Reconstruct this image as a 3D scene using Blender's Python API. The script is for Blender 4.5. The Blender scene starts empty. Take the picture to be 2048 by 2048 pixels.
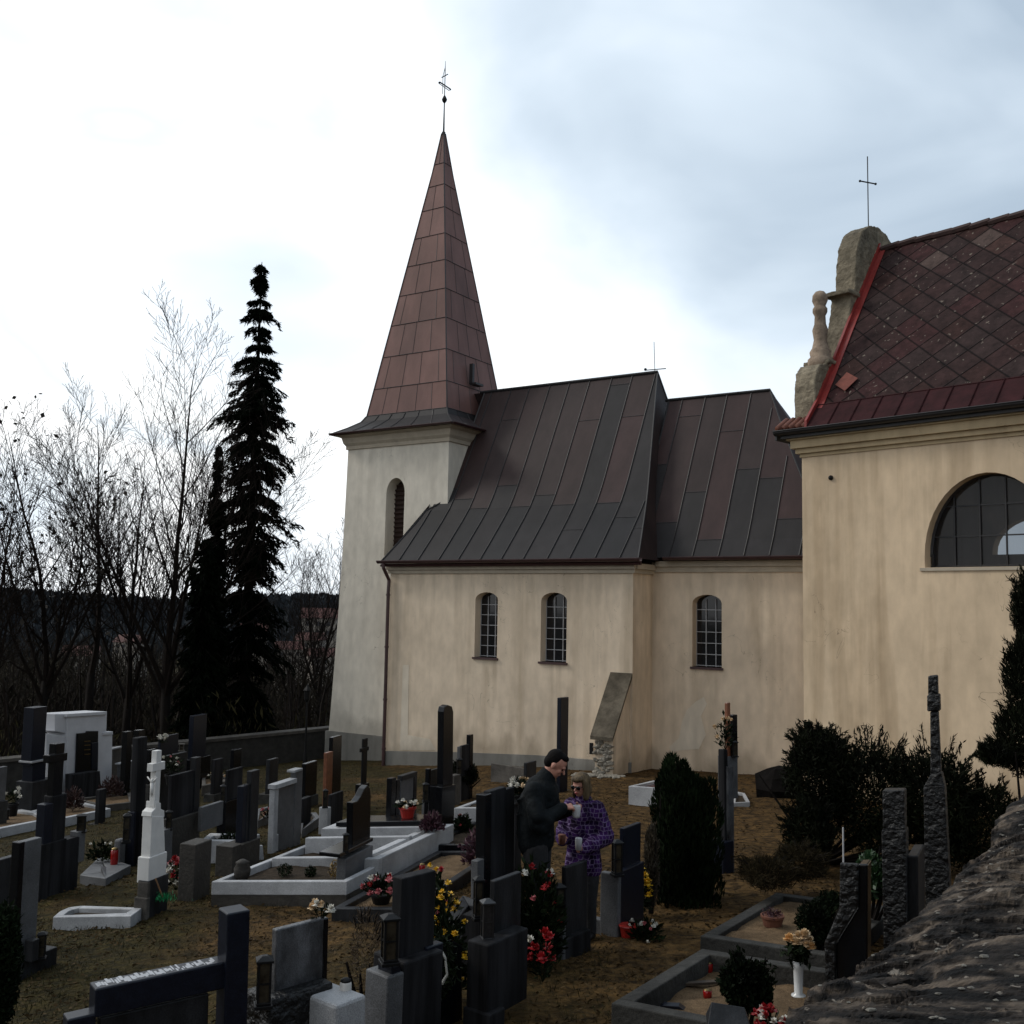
import bpy, bmesh, math, random
import numpy as np
from mathutils import Vector, Matrix
rad = math.radians
# ------------------------------------------------------------------ camera
SC = bpy.context.scene
COL = SC.collection
FOC, PIT, ROL = 2050.0, rad(5.2), 0.018
cp, sp = math.cos(PIT), math.sin(PIT)
cF = np.array([0, cp, sp]); _r = np.array([1., 0, 0]); _u = np.array([0, -sp, cp])
cR = math.cos(ROL)*_r + math.sin(ROL)*_u
cU = -math.sin(ROL)*_r + math.cos(ROL)*_u
cam_d = bpy.data.cameras.new("camera"); cam = bpy.data.objects.new("camera", cam_d); COL.objects.link(cam)
cam.matrix_world = Matrix(((cR[0], cU[0], -cF[0], 0), (cR[1], cU[1], -cF[1], 0), (cR[2], cU[2], -cF[2], 0), (0, 0, 0, 1)))
cam_d.sensor_width = 36; cam_d.lens = 36*FOC/2048; cam_d.clip_end = 4000; cam_d.clip_start = 0.05
SC.camera = cam
# ------------------------------------------------------------------ world, sun, exposure
W = bpy.data.worlds.new("World"); SC.world = W; W.use_nodes = True
SUN_EL, SUN_AZ = rad(38), rad(-75)          # azimuth from +Y towards +X
def world():
    nt = W.node_tree; N = nt.nodes; Lk = nt.links; N.clear()
    out = N.new('ShaderNodeOutputWorld')
    sky = N.new('ShaderNodeTexSky'); sky.sky_type = 'NISHITA'; sky.sun_disc = False
    sky.sun_elevation = SUN_EL; sky.sun_rotation = SUN_AZ; sky.air_density = 1.5; sky.dust_density = 3
    b1 = N.new('ShaderNodeBackground'); b1.inputs[1].default_value = 0.08
    Lk.new(sky.outputs[0], b1.inputs[0])
    tc = N.new('ShaderNodeTexCoord')
    mp = N.new('ShaderNodeMapping'); mp.inputs['Scale'].default_value = (1.0, 1.0, 1.7); mp.inputs['Location'].default_value = (0.35, 0.2, 0.1)
    Lk.new(tc.outputs['Generated'], mp.inputs[0])
    n1 = N.new('ShaderNodeTexNoise'); n1.inputs['Scale'].default_value = 2.6; n1.inputs['Detail'].default_value = 5; n1.inputs['Roughness'].default_value = .45; n1.inputs['Distortion'].default_value = .35
    Lk.new(mp.outputs[0], n1.inputs[0])
    # direction of the thick blue-grey cloud bank (up and to the right) against the bright left
    dt = N.new('ShaderNodeVectorMath'); dt.operation = 'DOT_PRODUCT'; dt.inputs[1].default_value = (.80, .15, .62)
    Lk.new(tc.outputs['Generated'], dt.inputs[0])
    ma = N.new('ShaderNodeMath'); ma.operation = 'MULTIPLY_ADD'; ma.inputs[1].default_value = 0.60; 
    Lk.new(dt.outputs['Value'], ma.inputs[0]); Lk.new(n1.outputs[0], ma.inputs[2])
    cr = N.new('ShaderNodeValToRGB'); e = cr.color_ramp.elements
    e[0].position = .08; e[0].color = (.90, .92, .94, 1)
    e[1].position = 1.03; e[1].color = (.35, .43, .52, 1)
    for p_, c_ in ((.19, (.64, .72, .81)), (.29, (.74, .79, .84)), (.38, (.95, .96, .97)), (.46, (.72, .78, .84)), (.57, (.95, .97, .98))):
        m = e.new(p_); m.color = (*c_, 1)
    m = e.new(.68); m.color = (.78, .84, .90, 1)
    m = e.new(.82); m.color = (.56, .645, .73, 1)
    Lk.new(ma.outputs[0], cr.inputs[0])
    sx = N.new('ShaderNodeSeparateXYZ'); Lk.new(tc.outputs['Generated'], sx.inputs[0])
    mr = N.new('ShaderNodeMapRange'); mr.inputs[1].default_value = -.5; mr.inputs[2].default_value = .35; mr.inputs[3].default_value = .6; mr.inputs[4].default_value = 1
    Lk.new(sx.outputs[1], mr.inputs[0])
    b2 = N.new('ShaderNodeBackground'); Lk.new(mr.outputs[0], b2.inputs[1])
    Lk.new(cr.outputs[0], b2.inputs[0])
    mx = N.new('ShaderNodeMixShader'); mx.inputs[0].default_value = .93
    Lk.new(b1.outputs[0], mx.inputs[1]); Lk.new(b2.outputs[0], mx.inputs[2]); Lk.new(mx.outputs[0], out.inputs[0])
world()
sd = bpy.data.lights.new("sun", 'SUN'); sd.energy = 0.9; sd.angle = rad(14); sd.color = (1, .95, .87)
so = bpy.data.objects.new("sun", sd); COL.objects.link(so)
sv = Vector((math.sin(SUN_AZ)*math.cos(SUN_EL), math.cos(SUN_AZ)*math.cos(SUN_EL), math.sin(SUN_EL)))
so.rotation_euler = sv.to_track_quat('Z', 'Y').to_euler()
SC.view_settings.view_transform = 'Standard'; SC.view_settings.look = 'None'
SC.view_settings.exposure = 0.48; SC.view_settings.gamma = 1.0
rnd = random.Random(7); NR = np.random.default_rng(11)
# ------------------------------------------------------------------ pixel -> place helpers (photo pixels, 2048 wide)
def ray(x, y): return cF + (x-1024)/FOC*cR + (1024-y)/FOC*cU
def g(X, Y): return -2.85 - .055*(Y-6) + (.08 if X < 0 else .02)*X
def ground(x, y, dz=0.0):
    d = ray(x, y); t = 10.
    for i in range(60): t = (g(d[0]*t, d[1]*t)+dz)/d[2]
    return d*t
def plane(x, y, P0, n):
    d = ray(x, y); return d*(np.dot(P0, n)/np.dot(d, n))
def atY(x, y, Y):
    d = ray(x, y); return d*(Y/d[1])
# ------------------------------------------------------------------ materials
MATS = {}
def M(name, col, rough=.7, var=.25, scale=6, bump=0., bscale=None, spec=.5, metal=0., stretch=(1, 1, 1), col2=None, speck=0., detail=6, coat=0., trans=0., mottle=0.):
    if name in MATS: return MATS[name]
    m = bpy.data.materials.new(name); m.use_nodes = True; nt = m.node_tree; N = nt.nodes; Lk = nt.links
    b = N['Principled BSDF']; b.inputs['Roughness'].default_value = rough; b.inputs['Metallic'].default_value = metal
    b.inputs['Specular IOR Level'].default_value = spec; b.inputs['Coat Weight'].default_value = coat
    if trans: b.inputs['Transmission Weight'].default_value = trans
    tc = N.new('ShaderNodeTexCoord'); mp = N.new('ShaderNodeMapping'); mp.inputs['Scale'].default_value = stretch
    Lk.new(tc.outputs['Object'], mp.inputs[0])
    n = N.new('ShaderNodeTexNoise'); n.inputs['Scale'].default_value = scale; n.inputs['Detail'].default_value = detail; n.inputs['Roughness'].default_value = .62
    Lk.new(mp.outputs[0], n.inputs[0])
    cr = N.new('ShaderNodeValToRGB'); e = cr.color_ramp.elements
    e[0].position = .3; e[1].position = .7
    c2 = col2 or tuple(min(1, c*(1+var)) for c in col)
    e[0].color = (*[c*(1-var) for c in col], 1); e[1].color = (*c2, 1)
    Lk.new(n.outputs[0], cr.inputs[0]); last = cr.outputs[0]
    if mottle:
        n3 = N.new('ShaderNodeTexNoise'); n3.inputs['Scale'].default_value = scale*.17; n3.inputs['Detail'].default_value = 3
        Lk.new(tc.outputs['Object'], n3.inputs[0])
        mr = N.new('ShaderNodeMapRange'); mr.inputs[1].default_value = .3; mr.inputs[2].default_value = .7; mr.inputs[3].default_value = 1-mottle; mr.inputs[4].default_value = 1+mottle
        Lk.new(n3.outputs[0], mr.inputs[0])
        vm = N.new('ShaderNodeVectorMath'); vm.operation = 'SCALE'; Lk.new(last, vm.inputs[0]); Lk.new(mr.outputs[0], vm.inputs['Scale']); last = vm.outputs[0]
    if speck:
        v = N.new('ShaderNodeTexNoise'); v.inputs['Scale'].default_value = 160; v.inputs['Detail'].default_value = 2
        Lk.new(tc.outputs['Object'], v.inputs[0])
        mr = N.new('ShaderNodeMapRange'); mr.inputs[1].default_value = .35; mr.inputs[2].default_value = .65; mr.inputs[3].default_value = 1-speck; mr.inputs[4].default_value = 1+speck
        Lk.new(v.outputs[0], mr.inputs[0])
        vm = N.new('ShaderNodeVectorMath'); vm.operation = 'SCALE'; Lk.new(last, vm.inputs[0]); Lk.new(mr.outputs[0], vm.inputs['Scale']); last = vm.outputs[0]
    Lk.new(last, b.inputs['Base Color'])
    if bump:
        n2 = N.new('ShaderNodeTexNoise'); n2.inputs['Scale'].default_value = bscale or scale*4; n2.inputs['Detail'].default_value = 8
        Lk.new(mp.outputs[0], n2.inputs[0])
        bp = N.new('ShaderNodeBump'); bp.inputs['Strength'].default_value = min(1, bump); bp.inputs['Distance'].default_value = .02*max(1, bump)
        Lk.new(n2.outputs[0], bp.inputs['Height']); Lk.new(bp.outputs[0], b.inputs['Normal'])
    MATS[name] = m; return m

def plaster(name, col, stain, streak=.5):
    """lime plaster: mottled, rain-streaked, patched, with fine cracks"""
    m = bpy.data.materials.new(name); m.use_nodes = True; nt = m.node_tree; N = nt.nodes; Lk = nt.links
    b = N['Principled BSDF']; b.inputs['Roughness'].default_value = .92; b.inputs['Specular IOR Level'].default_value = .15
    tc = N.new('ShaderNodeTexCoord')
    def noise(sc, stretch, det=5, dist=0.):
        mp = N.new('ShaderNodeMapping'); mp.inputs['Scale'].default_value = stretch; Lk.new(tc.outputs['Object'], mp.inputs[0])
        n = N.new('ShaderNodeTexNoise'); n.inputs['Scale'].default_value = sc; n.inputs['Detail'].default_value = det; n.inputs['Distortion'].default_value = dist
        Lk.new(mp.outputs[0], n.inputs[0]); return n.outputs[0]
    def ramp(src, a, bb, lo, hi):
        r = N.new('ShaderNodeMapRange'); r.inputs[1].default_value = a; r.inputs[2].default_value = bb; r.inputs[3].default_value = lo; r.inputs[4].default_value = hi
        Lk.new(src, r.inputs[0]); return r.outputs[0]
    big = ramp(noise(.55, (1, 1, 1), 4, .6), .35, .65, 0, 1)
    stk = ramp(noise(2.4, (1.2, 1.2, .08), 8, .25), .46, .70, 0, streak)
    fine = ramp(noise(5, (1, 1, .5), 7), .3, .7, .90, 1.08)
    mx = N.new('ShaderNodeMix'); mx.data_type = 'RGBA'; mx.inputs['A'].default_value = (*col, 1); mx.inputs['B'].default_value = (*[c*1.18 for c in col], 1)
    Lk.new(big, mx.inputs['Factor'])
    m2 = N.new('ShaderNodeMix'); m2.data_type = 'RGBA'; m2.inputs['B'].default_value = (*stain, 1)
    Lk.new(mx.outputs['Result'], m2.inputs['A']); Lk.new(stk, m2.inputs['Factor'])
    # flaked patches showing a paler coat
    pt = ramp(noise(1.5, (1, 1, .35), 7, .3), .60, .66, 0, .22)
    m3 = N.new('ShaderNodeMix'); m3.data_type = 'RGBA'; m3.inputs['B'].default_value = (*[min(.8, c*1.35) for c in col], 1)
    Lk.new(m2.outputs['Result'], m3.inputs['A']); Lk.new(pt, m3.inputs['Factor'])
    # damp, dirty zone creeping up from the ground with a ragged upper edge, and dark hairline cracks
    sz = N.new('ShaderNodeSeparateXYZ'); Lk.new(tc.outputs['Object'], sz.inputs[0])
    ma = N.new('ShaderNodeMath'); ma.operation = 'MULTIPLY_ADD'; ma.inputs[1].default_value = 2.6; Lk.new(noise(.9, (1, 1, .5), 6, .5), ma.inputs[0]); Lk.new(sz.outputs[2], ma.inputs[2])
    dm = ramp(ma.outputs[0], 1.75, 2.2, .6, 0)
    m4 = N.new('ShaderNodeMix'); m4.data_type = 'RGBA'; m4.inputs['B'].default_value = (*[c*.72 for c in stain], 1); Lk.new(m3.outputs['Result'], m4.inputs['A']); Lk.new(dm, m4.inputs['Factor'])
    cw = noise(1.1, (1, 1, .7), 4, 1.2); ca = N.new('ShaderNodeMath'); ca.operation = 'SUBTRACT'; ca.inputs[1].default_value = .5; Lk.new(cw, ca.inputs[0])
    cb_ = N.new('ShaderNodeMath'); cb_.operation = 'ABSOLUTE'; Lk.new(ca.outputs[0], cb_.inputs[0])
    ck = N.new('ShaderNodeMath'); ck.operation = 'MULTIPLY'; Lk.new(ramp(cb_.outputs[0], .0, .0022, .7, 0), ck.inputs[0]); Lk.new(ramp(noise(.8, (1, 1, 1), 2), .52, .60, 0, 1), ck.inputs[1])
    m5 = N.new('ShaderNodeMix'); m5.data_type = 'RGBA'; m5.inputs['B'].default_value = (.08, .065, .05, 1); Lk.new(m4.outputs['Result'], m5.inputs['A']); Lk.new(ck.outputs[0], m5.inputs['Factor'])
    vm = N.new('ShaderNodeVectorMath'); vm.operation = 'SCALE'; Lk.new(m5.outputs['Result'], vm.inputs[0]); Lk.new(fine, vm.inputs['Scale'])
    Lk.new(vm.outputs[0], b.inputs['Base Color'])
    bp = N.new('ShaderNodeBump'); bp.inputs['Strength'].default_value = .35; bp.inputs['Distance'].default_value = .03
    ad = N.new('ShaderNodeMath'); ad.operation = 'ADD'; Lk.new(noise(2.2, (1, 1, 1), 9), ad.inputs[0]); ad.inputs[1].default_value = 0
    Lk.new(ad.outputs[0], bp.inputs['Height']); Lk.new(bp.outputs[0], b.inputs['Normal'])
    return m

PL_NAVE = plaster('nave plaster', (.61, .505, .385), (.42, .335, .24), .65)
PL_TOWER = plaster('tower plaster', (.60, .555, .475), (.45, .41, .345), .4)
PL_CHAPEL = plaster('chapel plaster', (.58, .455, .315), (.39, .285, .18), .75)
PLINTH = plaster('plinth plaster', (.27, .26, .235), (.15, .145, .13), .6)
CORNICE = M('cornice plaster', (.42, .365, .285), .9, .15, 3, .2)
ROOFS = [M('roof tin %s' % k, c, .62, .22, 2.2, .12, 9, .22, 0, (1, 1, .4), speck=.0, mottle=.2) for k, c in
         (('grey', (.022, .020, .021)), ('brown', (.038, .024, .023)), ('umber', (.034, .023, .0225)), ('slate', (.019, .0185, .020)), ('wine', (.043, .025, .0245)))]
SPIRES = [M('spire tin %s' % k, c, .62, .18, 2.2, .12, 9, .25, 0, (1, 1, .4), mottle=.15) for k, c in
          (('rust', (.168, .088, .075)), ('brown', (.150, .080, .070)), ('rose', (.180, .096, .083)))]
SEAM = M('roof seam', (.018, .016, .017), .55, .2, 5)
TRIM = M('dark tin trim', (.05, .022, .022), .45, .25, 5)
DARKM = M('dark iron', (.004, .004, .0045), .5, .2, 20, spec=.25)
GRAN_B = M('polished black granite', (.004, .0045, .006), .22, .3, 30, speck=.35, spec=.35)
GRAN_N = M('polished navy granite', (.007, .009, .016), .32, .3, 24, spec=.28, speck=.3)
GRAN_D = M('dark grey granite', (.009, .010, .012), .45, .4, 7, .15, 60, .25, stretch=(1, 1, .3), col2=(.024, .025, .028), speck=.35, mottle=.3)
GRAN_S = M('streaked dark stone', (.0025, .0025, .003), .65, .5, 7, .3, 14, spec=.12, stretch=(1, 1, .08), mottle=.4, col2=(.030, .030, .033))
GRAN_G = M('grey terrazzo', (.085, .087, .092), .55, .2, 9, .15, 60, speck=.35, mottle=.3)
GRAN_L = M('light grey terrazzo', (.33, .335, .345), .6, .16, 7, .15, 60, speck=.25, mottle=.25)
CONC = M('weathered concrete', (.075, .068, .060), .85, .35, 5, .5, 22, .25, speck=.25, mottle=.35)
CONCD = M('dark mossy concrete', (.036, .035, .032), .9, .4, 5, .6, 22, .25, speck=.3, mottle=.4)
MARB = M('white marble', (.66, .65, .63), .5, .12, 4, .1, 30, mottle=.15)
BROWNST = M('brown grey stone', (.030, .026, .021), .75, .35, 6, .4, 25, speck=.25, mottle=.3)
RUST = M('rust brown granite', (.17, .062, .030), .35, .3, 14, .1, speck=.3)
ROUGH = M('rough hewn black stone', (.003, .0032, .0036), .42, .7, 9, 2.6, 17, .4, speck=.4)
ETCH = M('etched grey granite', (.020, .021, .024), .35, .85, 5.5, .5, 26, .5, stretch=(1, 1, .6), speck=.3, col2=(.12, .122, .13))
SAND = M('sandy soil', (.12, .080, .046), .95, .3, 10, .6, 50, .1, speck=.35, mottle=.3)
SOIL = M('dark soil', (.035, .026, .018), .95, .45, 14, .8, 50, .1, speck=.3)
GLASSD = M('dark window glass', (.010, .011, .014), .06, .3, 3, .05, 2, .6)
FRAME = M('white window bar', (.42, .42, .43), .5, .12, 8)
WOODD = M('dark brown louvre', (.035, .017, .012), .7, .4, 8, .3, stretch=(1, 1, 6))
ROCK = None
SKIN = M('skin', (.42, .20, .145), .5, .15, 14, .08, 90, .4)
HAIRB = M('black hair', (.004, .003, .003), .7, .5, 60, .4, 120, .08)
HAIRL = M('streaked blond hair', (.022, .014, .008), .6, .2, 30, .6, 90, .2, stretch=(1, 1, .12), col2=(.17, .12, .065))
JACKET = M('black jacket cloth', (.004, .006, .007), .8, .45, 9, .5, 30, .15, col2=(.008, .011, .013))
TROUS = M('charcoal trousers', (.012, .012, .014), .85, .3, 10, .3)
SHOE = M('black shoe leather', (.01, .01, .01), .35, .2, 10)
RED = M('red petals', (.30, .006, .010), .5, .4, 30)
PINK = M('pink petals', (.38, .09, .10), .5, .3, 30)
YEL = M('yellow petals', (.60, .36, .012), .5, .3, 30)
CREAM = M('cream petals', (.58, .42, .25), .55, .2, 30)
WHITEP = M('white petals', (.55, .53, .47), .55, .12, 30)
LEAFG = M('dark green leaves', (.004, .008, .003), .7, .6, 6, spec=.12, col2=(.012, .022, .006), mottle=.4)
LEAFB = M('box hedge leaves', (.0025, .004, .002), .75, .6, 3, spec=.06, col2=(.010, .019, .006), mottle=.5)
LEAFY = M('yew leaves', (.003, .0045, .0022), .75, .6, 3, spec=.08, col2=(.010, .013, .005), mottle=.5)
NEEDLE = M('spruce needles', (.002, .003, .002), .9, .5, 2, spec=.02, col2=(.005, .008, .004), mottle=.4)
HEATH = M('burgundy heather', (.040, .010, .020), .7, .5, 10, col2=(.075, .020, .035))
BARK = M('dark bark', (.010, .008, .007), .9, .4, 6, .6, 20, .1, stretch=(1, 1, .3))
TWIG = M('twig bark', (.014, .010, .008), .9, .3, 6, spec=.1)
DRY = M('dry stalks', (.20, .15, .085), .9, .3, 9, spec=.1)
CANDLE = M('red candle glass', (.25, .004, .004), .2, .1, 9, spec=.6)
TERRA = M('terracotta', (.15, .055, .032), .8, .25, 9, .15)
REDPOT = M('red plastic pot', (.33, .020, .014), .35, .1, 9)
BRASS = M('aged brass', (.20, .14, .06), .4, .3, 20, metal=1)
GLASSC = M('lantern glass', (.012, .012, .011), .1, .5, 9, spec=.4, col2=(.06, .05, .035))

def leafmat_trans(m):
    return m
# ------------------------------------------------------------------ mesh builder
def V3(*a): return np.array(a, float)
class MB:
    def __init__(s): s.v = []; s.f = []; s.m = []; s.n = 0
    def add(s, verts, faces, mi=0):
        s.v.append(np.asarray(verts, float).reshape(-1, 3)); o = s.n
        for f in faces: s.f.append([i+o for i in f]); s.m.append(mi)
        s.n += len(s.v[-1])
    def box(s, O, ax, ay, az, mi=0):
        """O corner, three edge vectors"""
        O, ax, ay, az = [np.array(q, float) for q in (O, ax, ay, az)]
        v = [O, O+ax, O+ax+ay, O+ay, O+az, O+ax+az, O+ax+ay+az, O+ay+az]
        fs = [(0, 3, 2, 1), (4, 5, 6, 7), (0, 1, 5, 4), (1, 2, 6, 5), (2, 3, 7, 6), (3, 0, 4, 7)]
        if np.dot(np.cross(ax, ay), az) < 0: fs = [f[::-1] for f in fs]
        s.add(v, fs, mi)
    def prism(s, pts, ext, mi=0):
        pts = [np.array(p, float) for p in pts]; ext = np.array(ext, float); n = len(pts)
        nrm = sum((np.cross(pts[i], pts[(i+1) % n]) for i in range(n)), np.zeros(3))
        if np.dot(nrm, ext) > 0: pts = pts[::-1]
        v = pts+[p+ext for p in pts]
        fs = [tuple(range(n)), tuple(range(2*n-1, n-1, -1))]
        for i in range(n):
            j = (i+1) % n; fs.append((i, i+n, j+n, j))
        s.add(v, fs, mi)
    def tube(s, path, radii, n=6, mi=0, cap=True):
        path = [np.array(p, float) for p in path]
        if not hasattr(radii, '__len__'): radii = [radii]*len(path)
        vs = []; up = None
        for i, p in enumerate(path):
            d = path[min(i+1, len(path)-1)]-path[max(i-1, 0)]; d = d/(np.linalg.norm(d)+1e-9)
            if up is None:
                up = np.cross(d, [0, 0, 1.]); 
                if np.linalg.norm(up) < .05: up = np.cross(d, [0, 1., 0])
            up = up-d*np.dot(up, d); up /= np.linalg.norm(up)+1e-9
            w = np.cross(d, up)
            for k in range(n):
                a = 2*math.pi*k/n; vs.append(p+radii[i]*(math.cos(a)*up+math.sin(a)*w))
        fs = []
        for i in range(len(path)-1):
            for k in range(n):
                a, b = i*n+k, i*n+(k+1) % n; fs.append((a, b, b+n, a+n))
        if cap and n > 2:
            fs.append(tuple(range(n))[::-1]); fs.append(tuple(range((len(path)-1)*n, len(path)*n)))
        s.add(vs, fs, mi)
    def lathe(s, O, prof, n=14, mi=0, squash=(1, 1)):
        O = np.array(O, float); vs = []; fs = []
        for r, z in prof:
            for k in range(n):
                a = 2*math.pi*k/n; vs.append(O+[r*math.cos(a)*squash[0], r*math.sin(a)*squash[1], z])
        m = len(prof)
        for i in range(m-1):
            for k in range(n):
                a, b = i*n+k, i*n+(k+1) % n; fs.append((a, b, b+n, a+n))
        fs.append(tuple(range(n))[::-1]); fs.append(tuple(range((m-1)*n, m*n)))
        s.add(vs, fs, mi)
    def ball(s, c, r, nu=10, nv=7, mi=0, jit=0.):
        c = np.array(c, float); r = np.array(r, float)*np.ones(3); vs = []; fs = []
        for j in range(1, nv):
            th = math.pi*j/nv
            for i in range(nu):
                ph = 2*math.pi*i/nu; k = 1+(rnd.uniform(-jit, jit) if jit else 0)
                vs.append(c+r*k*[math.sin(th)*math.cos(ph), math.sin(th)*math.sin(ph), math.cos(th)])
        vs.append(c+r*[0, 0, 1]); vs.append(c-r*[0, 0, 1]); T = len(vs)-2
        for j in range(nv-2):
            for i in range(nu):
                a, b = j*nu+i, j*nu+(i+1) % nu; fs.append((a, a+nu, b+nu, b))
        for i in range(nu):
            fs.append((T, i, (i+1) % nu)); fs.append((T+1, (nv-2)*nu+(i+1) % nu, (nv-2)*nu+i))
        s.add(vs, fs, mi)
    def cap(s, a, b, ra, rb, n=12, mi=0):
        """tapered capsule"""
        a = np.array(a, float); b = np.array(b, float); s.tube([a, b], [ra, rb], n, mi); s.ball(a, ra, n, 8, mi); s.ball(b, rb, n, 8, mi)
    def leaves(s, P, L, Wd, D=None, mi=0, spread=1.0):
        """P Nx3 centres, quads of length L, width Wd along random (or given) directions D"""
        P = np.asarray(P, float); n = len(P)
        if n == 0: return
        R1 = NR.normal(size=(n, 3))
        d = R1 if D is None else np.asarray(D, float)+R1*spread
        d /= np.linalg.norm(d, axis=1)[:, None]+1e-9
        q = NR.normal(size=(n, 3)); q -= d*np.sum(q*d, 1)[:, None]; q /= np.linalg.norm(q, axis=1)[:, None]+1e-9
        l = (L*NR.uniform(.6, 1.3, n))[:, None]; w = (Wd*NR.uniform(.6, 1.3, n))[:, None]
        v = np.stack([P-d*l*.5, P+q*w*.5, P+d*l*.5, P-q*w*.5], 1).reshape(-1, 3)
        s.v.append(v); o = s.n; s.n += len(v)
        idx = (np.arange(n)[:, None]*4+np.arange(4)[None]+o).tolist()
        s.f.extend(idx); s.m.extend([mi]*n)
ORG = {}
def mk(name, mb, mats, parent=None, smooth=False, bevel=0., root=None, extra=None):
    me = bpy.data.meshes.new(name)
    o = bpy.data.objects.new(name, me); COL.objects.link(o)
    V = np.concatenate(mb.v) if mb.v else np.zeros((0, 3))
    if parent is not None: org = ORG[parent.name]; o.parent = parent; ORG[o.name] = org
    else:
        org = np.array(root if root is not None else (0, 0, 0), float); o.location = org; ORG[o.name] = org
    me.from_pydata((V-org).tolist(), [], mb.f)
    if not isinstance(mats, (list, tuple)): mats = [mats]
    for m in mats: me.materials.append(m)
    if len(mats) > 1: me.polygons.foreach_set('material_index', mb.m)
    if smooth: me.polygons.foreach_set('use_smooth', [True]*len(me.polygons))
    me.update()
    if bevel:
        b = o.modifiers.new('bevel', 'BEVEL'); b.width = bevel; b.segments = 2; b.limit_method = 'ANGLE'; b.angle_limit = rad(40)
    return o
def tag(o, label, cat, group=None, kind=None):
    if label: o['label'] = label
    if cat: o['category'] = cat
    if group: o['group'] = group
    if kind: o['kind'] = kind
    return o
def empty(name, P, label, cat, group=None):
    o = bpy.data.objects.new(name, None); COL.objects.link(o); o.location = P; o.empty_display_size = .2
    ORG[o.name] = np.array(P, float); return tag(o, label, cat, group)
def struct(name, mb, mat, smooth=False):
    o = mk(name, mb, mat, smooth=smooth); o['kind'] = 'structure'; return o
def finish_smooth(o, remesh=0.):
    if remesh:
        r = o.modifiers.new('remesh', 'REMESH'); r.mode = 'VOXEL'; r.voxel_size = remesh; r.use_smooth_shade = True
        s = o.modifiers.new('smooth', 'SMOOTH'); s.factor = .5; s.iterations = 4
def clip_hole(mb, fmap, outer, holes, inw, th, mi=0):
    """front sheet with openings and their reveals; fmap(u,z)->3D"""
    bm = bmesh.new(); inw = np.array(inw, float)
    for loop in [outer]+holes:
        vs = [bm.verts.new(Vector(fmap(*p))) for p in loop]
        for i in range(len(vs)): bm.edges.new((vs[i], vs[(i+1) % len(vs)]))
    bmesh.ops.triangle_fill(bm, use_beauty=True, use_dissolve=False, edges=bm.edges[:], normal=Vector(-inw))
    bm.verts.ensure_lookup_table()
    for i, v in enumerate(bm.verts): v.index = i
    V = [np.array(v.co) for v in bm.verts]; F = [[v.index for v in f.verts] for f in bm.faces]
    mb.add(V, F, mi); bm.free()
    for loop in holes:
        n = len(loop); a = [np.array(fmap(*p)) for p in loop]; v = a+[q+inw*th for q in a]
        mb.add(v, [(i, (i+1) % n, n+(i+1) % n, n+i) for i in range(n)], mi)
def arch(u0, u1, z0, zs, zt, n=10):
    """opening: jambs up to zs then a segmental / round head up to zt"""
    uc, hw = (u0+u1)/2, (u1-u0)/2
    pts = [(u0, z0), (u1, z0)]
    for k in range(n+1):
        a = math.pi*k/n; pts.append((uc+hw*math.cos(a), zs+(zt-zs)*math.sin(a)))
    return pts
# ------------------------------------------------------------------ terrain
def smooth01(t): t = np.clip(t, 0, 1); return t*t*(3-2*t)
def wallY(X): return 26+(X+13)*.72
def terr(X, Y):
    X = np.asarray(X, float); Y = np.asarray(Y, float)
    b = -2.85-.055*(np.minimum(Y, 40)-6)+np.where(X < 0, .08, .02)*np.clip(X, -30, 30)
    dist = Y-np.clip(wallY(X), 27, 40)
    b = b-smooth01((dist-1)/45)*9.5*1.0
    b = b-smooth01((dist-45)/120)*5
    return b
def noise2(X, Y, s):
    return (np.sin(X*s*1.3+1.1)*np.cos(Y*s*1.7+.3)+.5*np.sin(X*s*3.1+Y*s*2.3)+.3*np.cos(X*s*5.3-Y*s*4.1))
xs = np.concatenate([-np.geomspace(700, 14, 34), np.arange(-13.6, 14, .22), np.geomspace(14.2, 700, 30)])
ys = np.concatenate([[-60, -30, -10], np.arange(2, 34, .25), np.geomspace(34.5, 900, 46)])
GX, GY = np.meshgrid(xs, ys); GZ = terr(GX, GY)
near = np.exp(-np.maximum(GY-10, 0)/25)
GZ += .018*noise2(GX, GY, 2.1)*near + .010*noise2(GX, GY, 6.3)*near
far = smooth01((GY-60)/120); GZ += far*1.2*noise2(GX, GY, .03)
nx, ny = len(xs), len(ys)
mb = MB(); fs = [(j*nx+i, j*nx+i+1, (j+1)*nx+i+1, (j+1)*nx+i) for j in range(ny-1) for i in range(nx-1)]
mb.add(np.stack([GX, GY, GZ], -1).reshape(-1, 3), fs)
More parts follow.
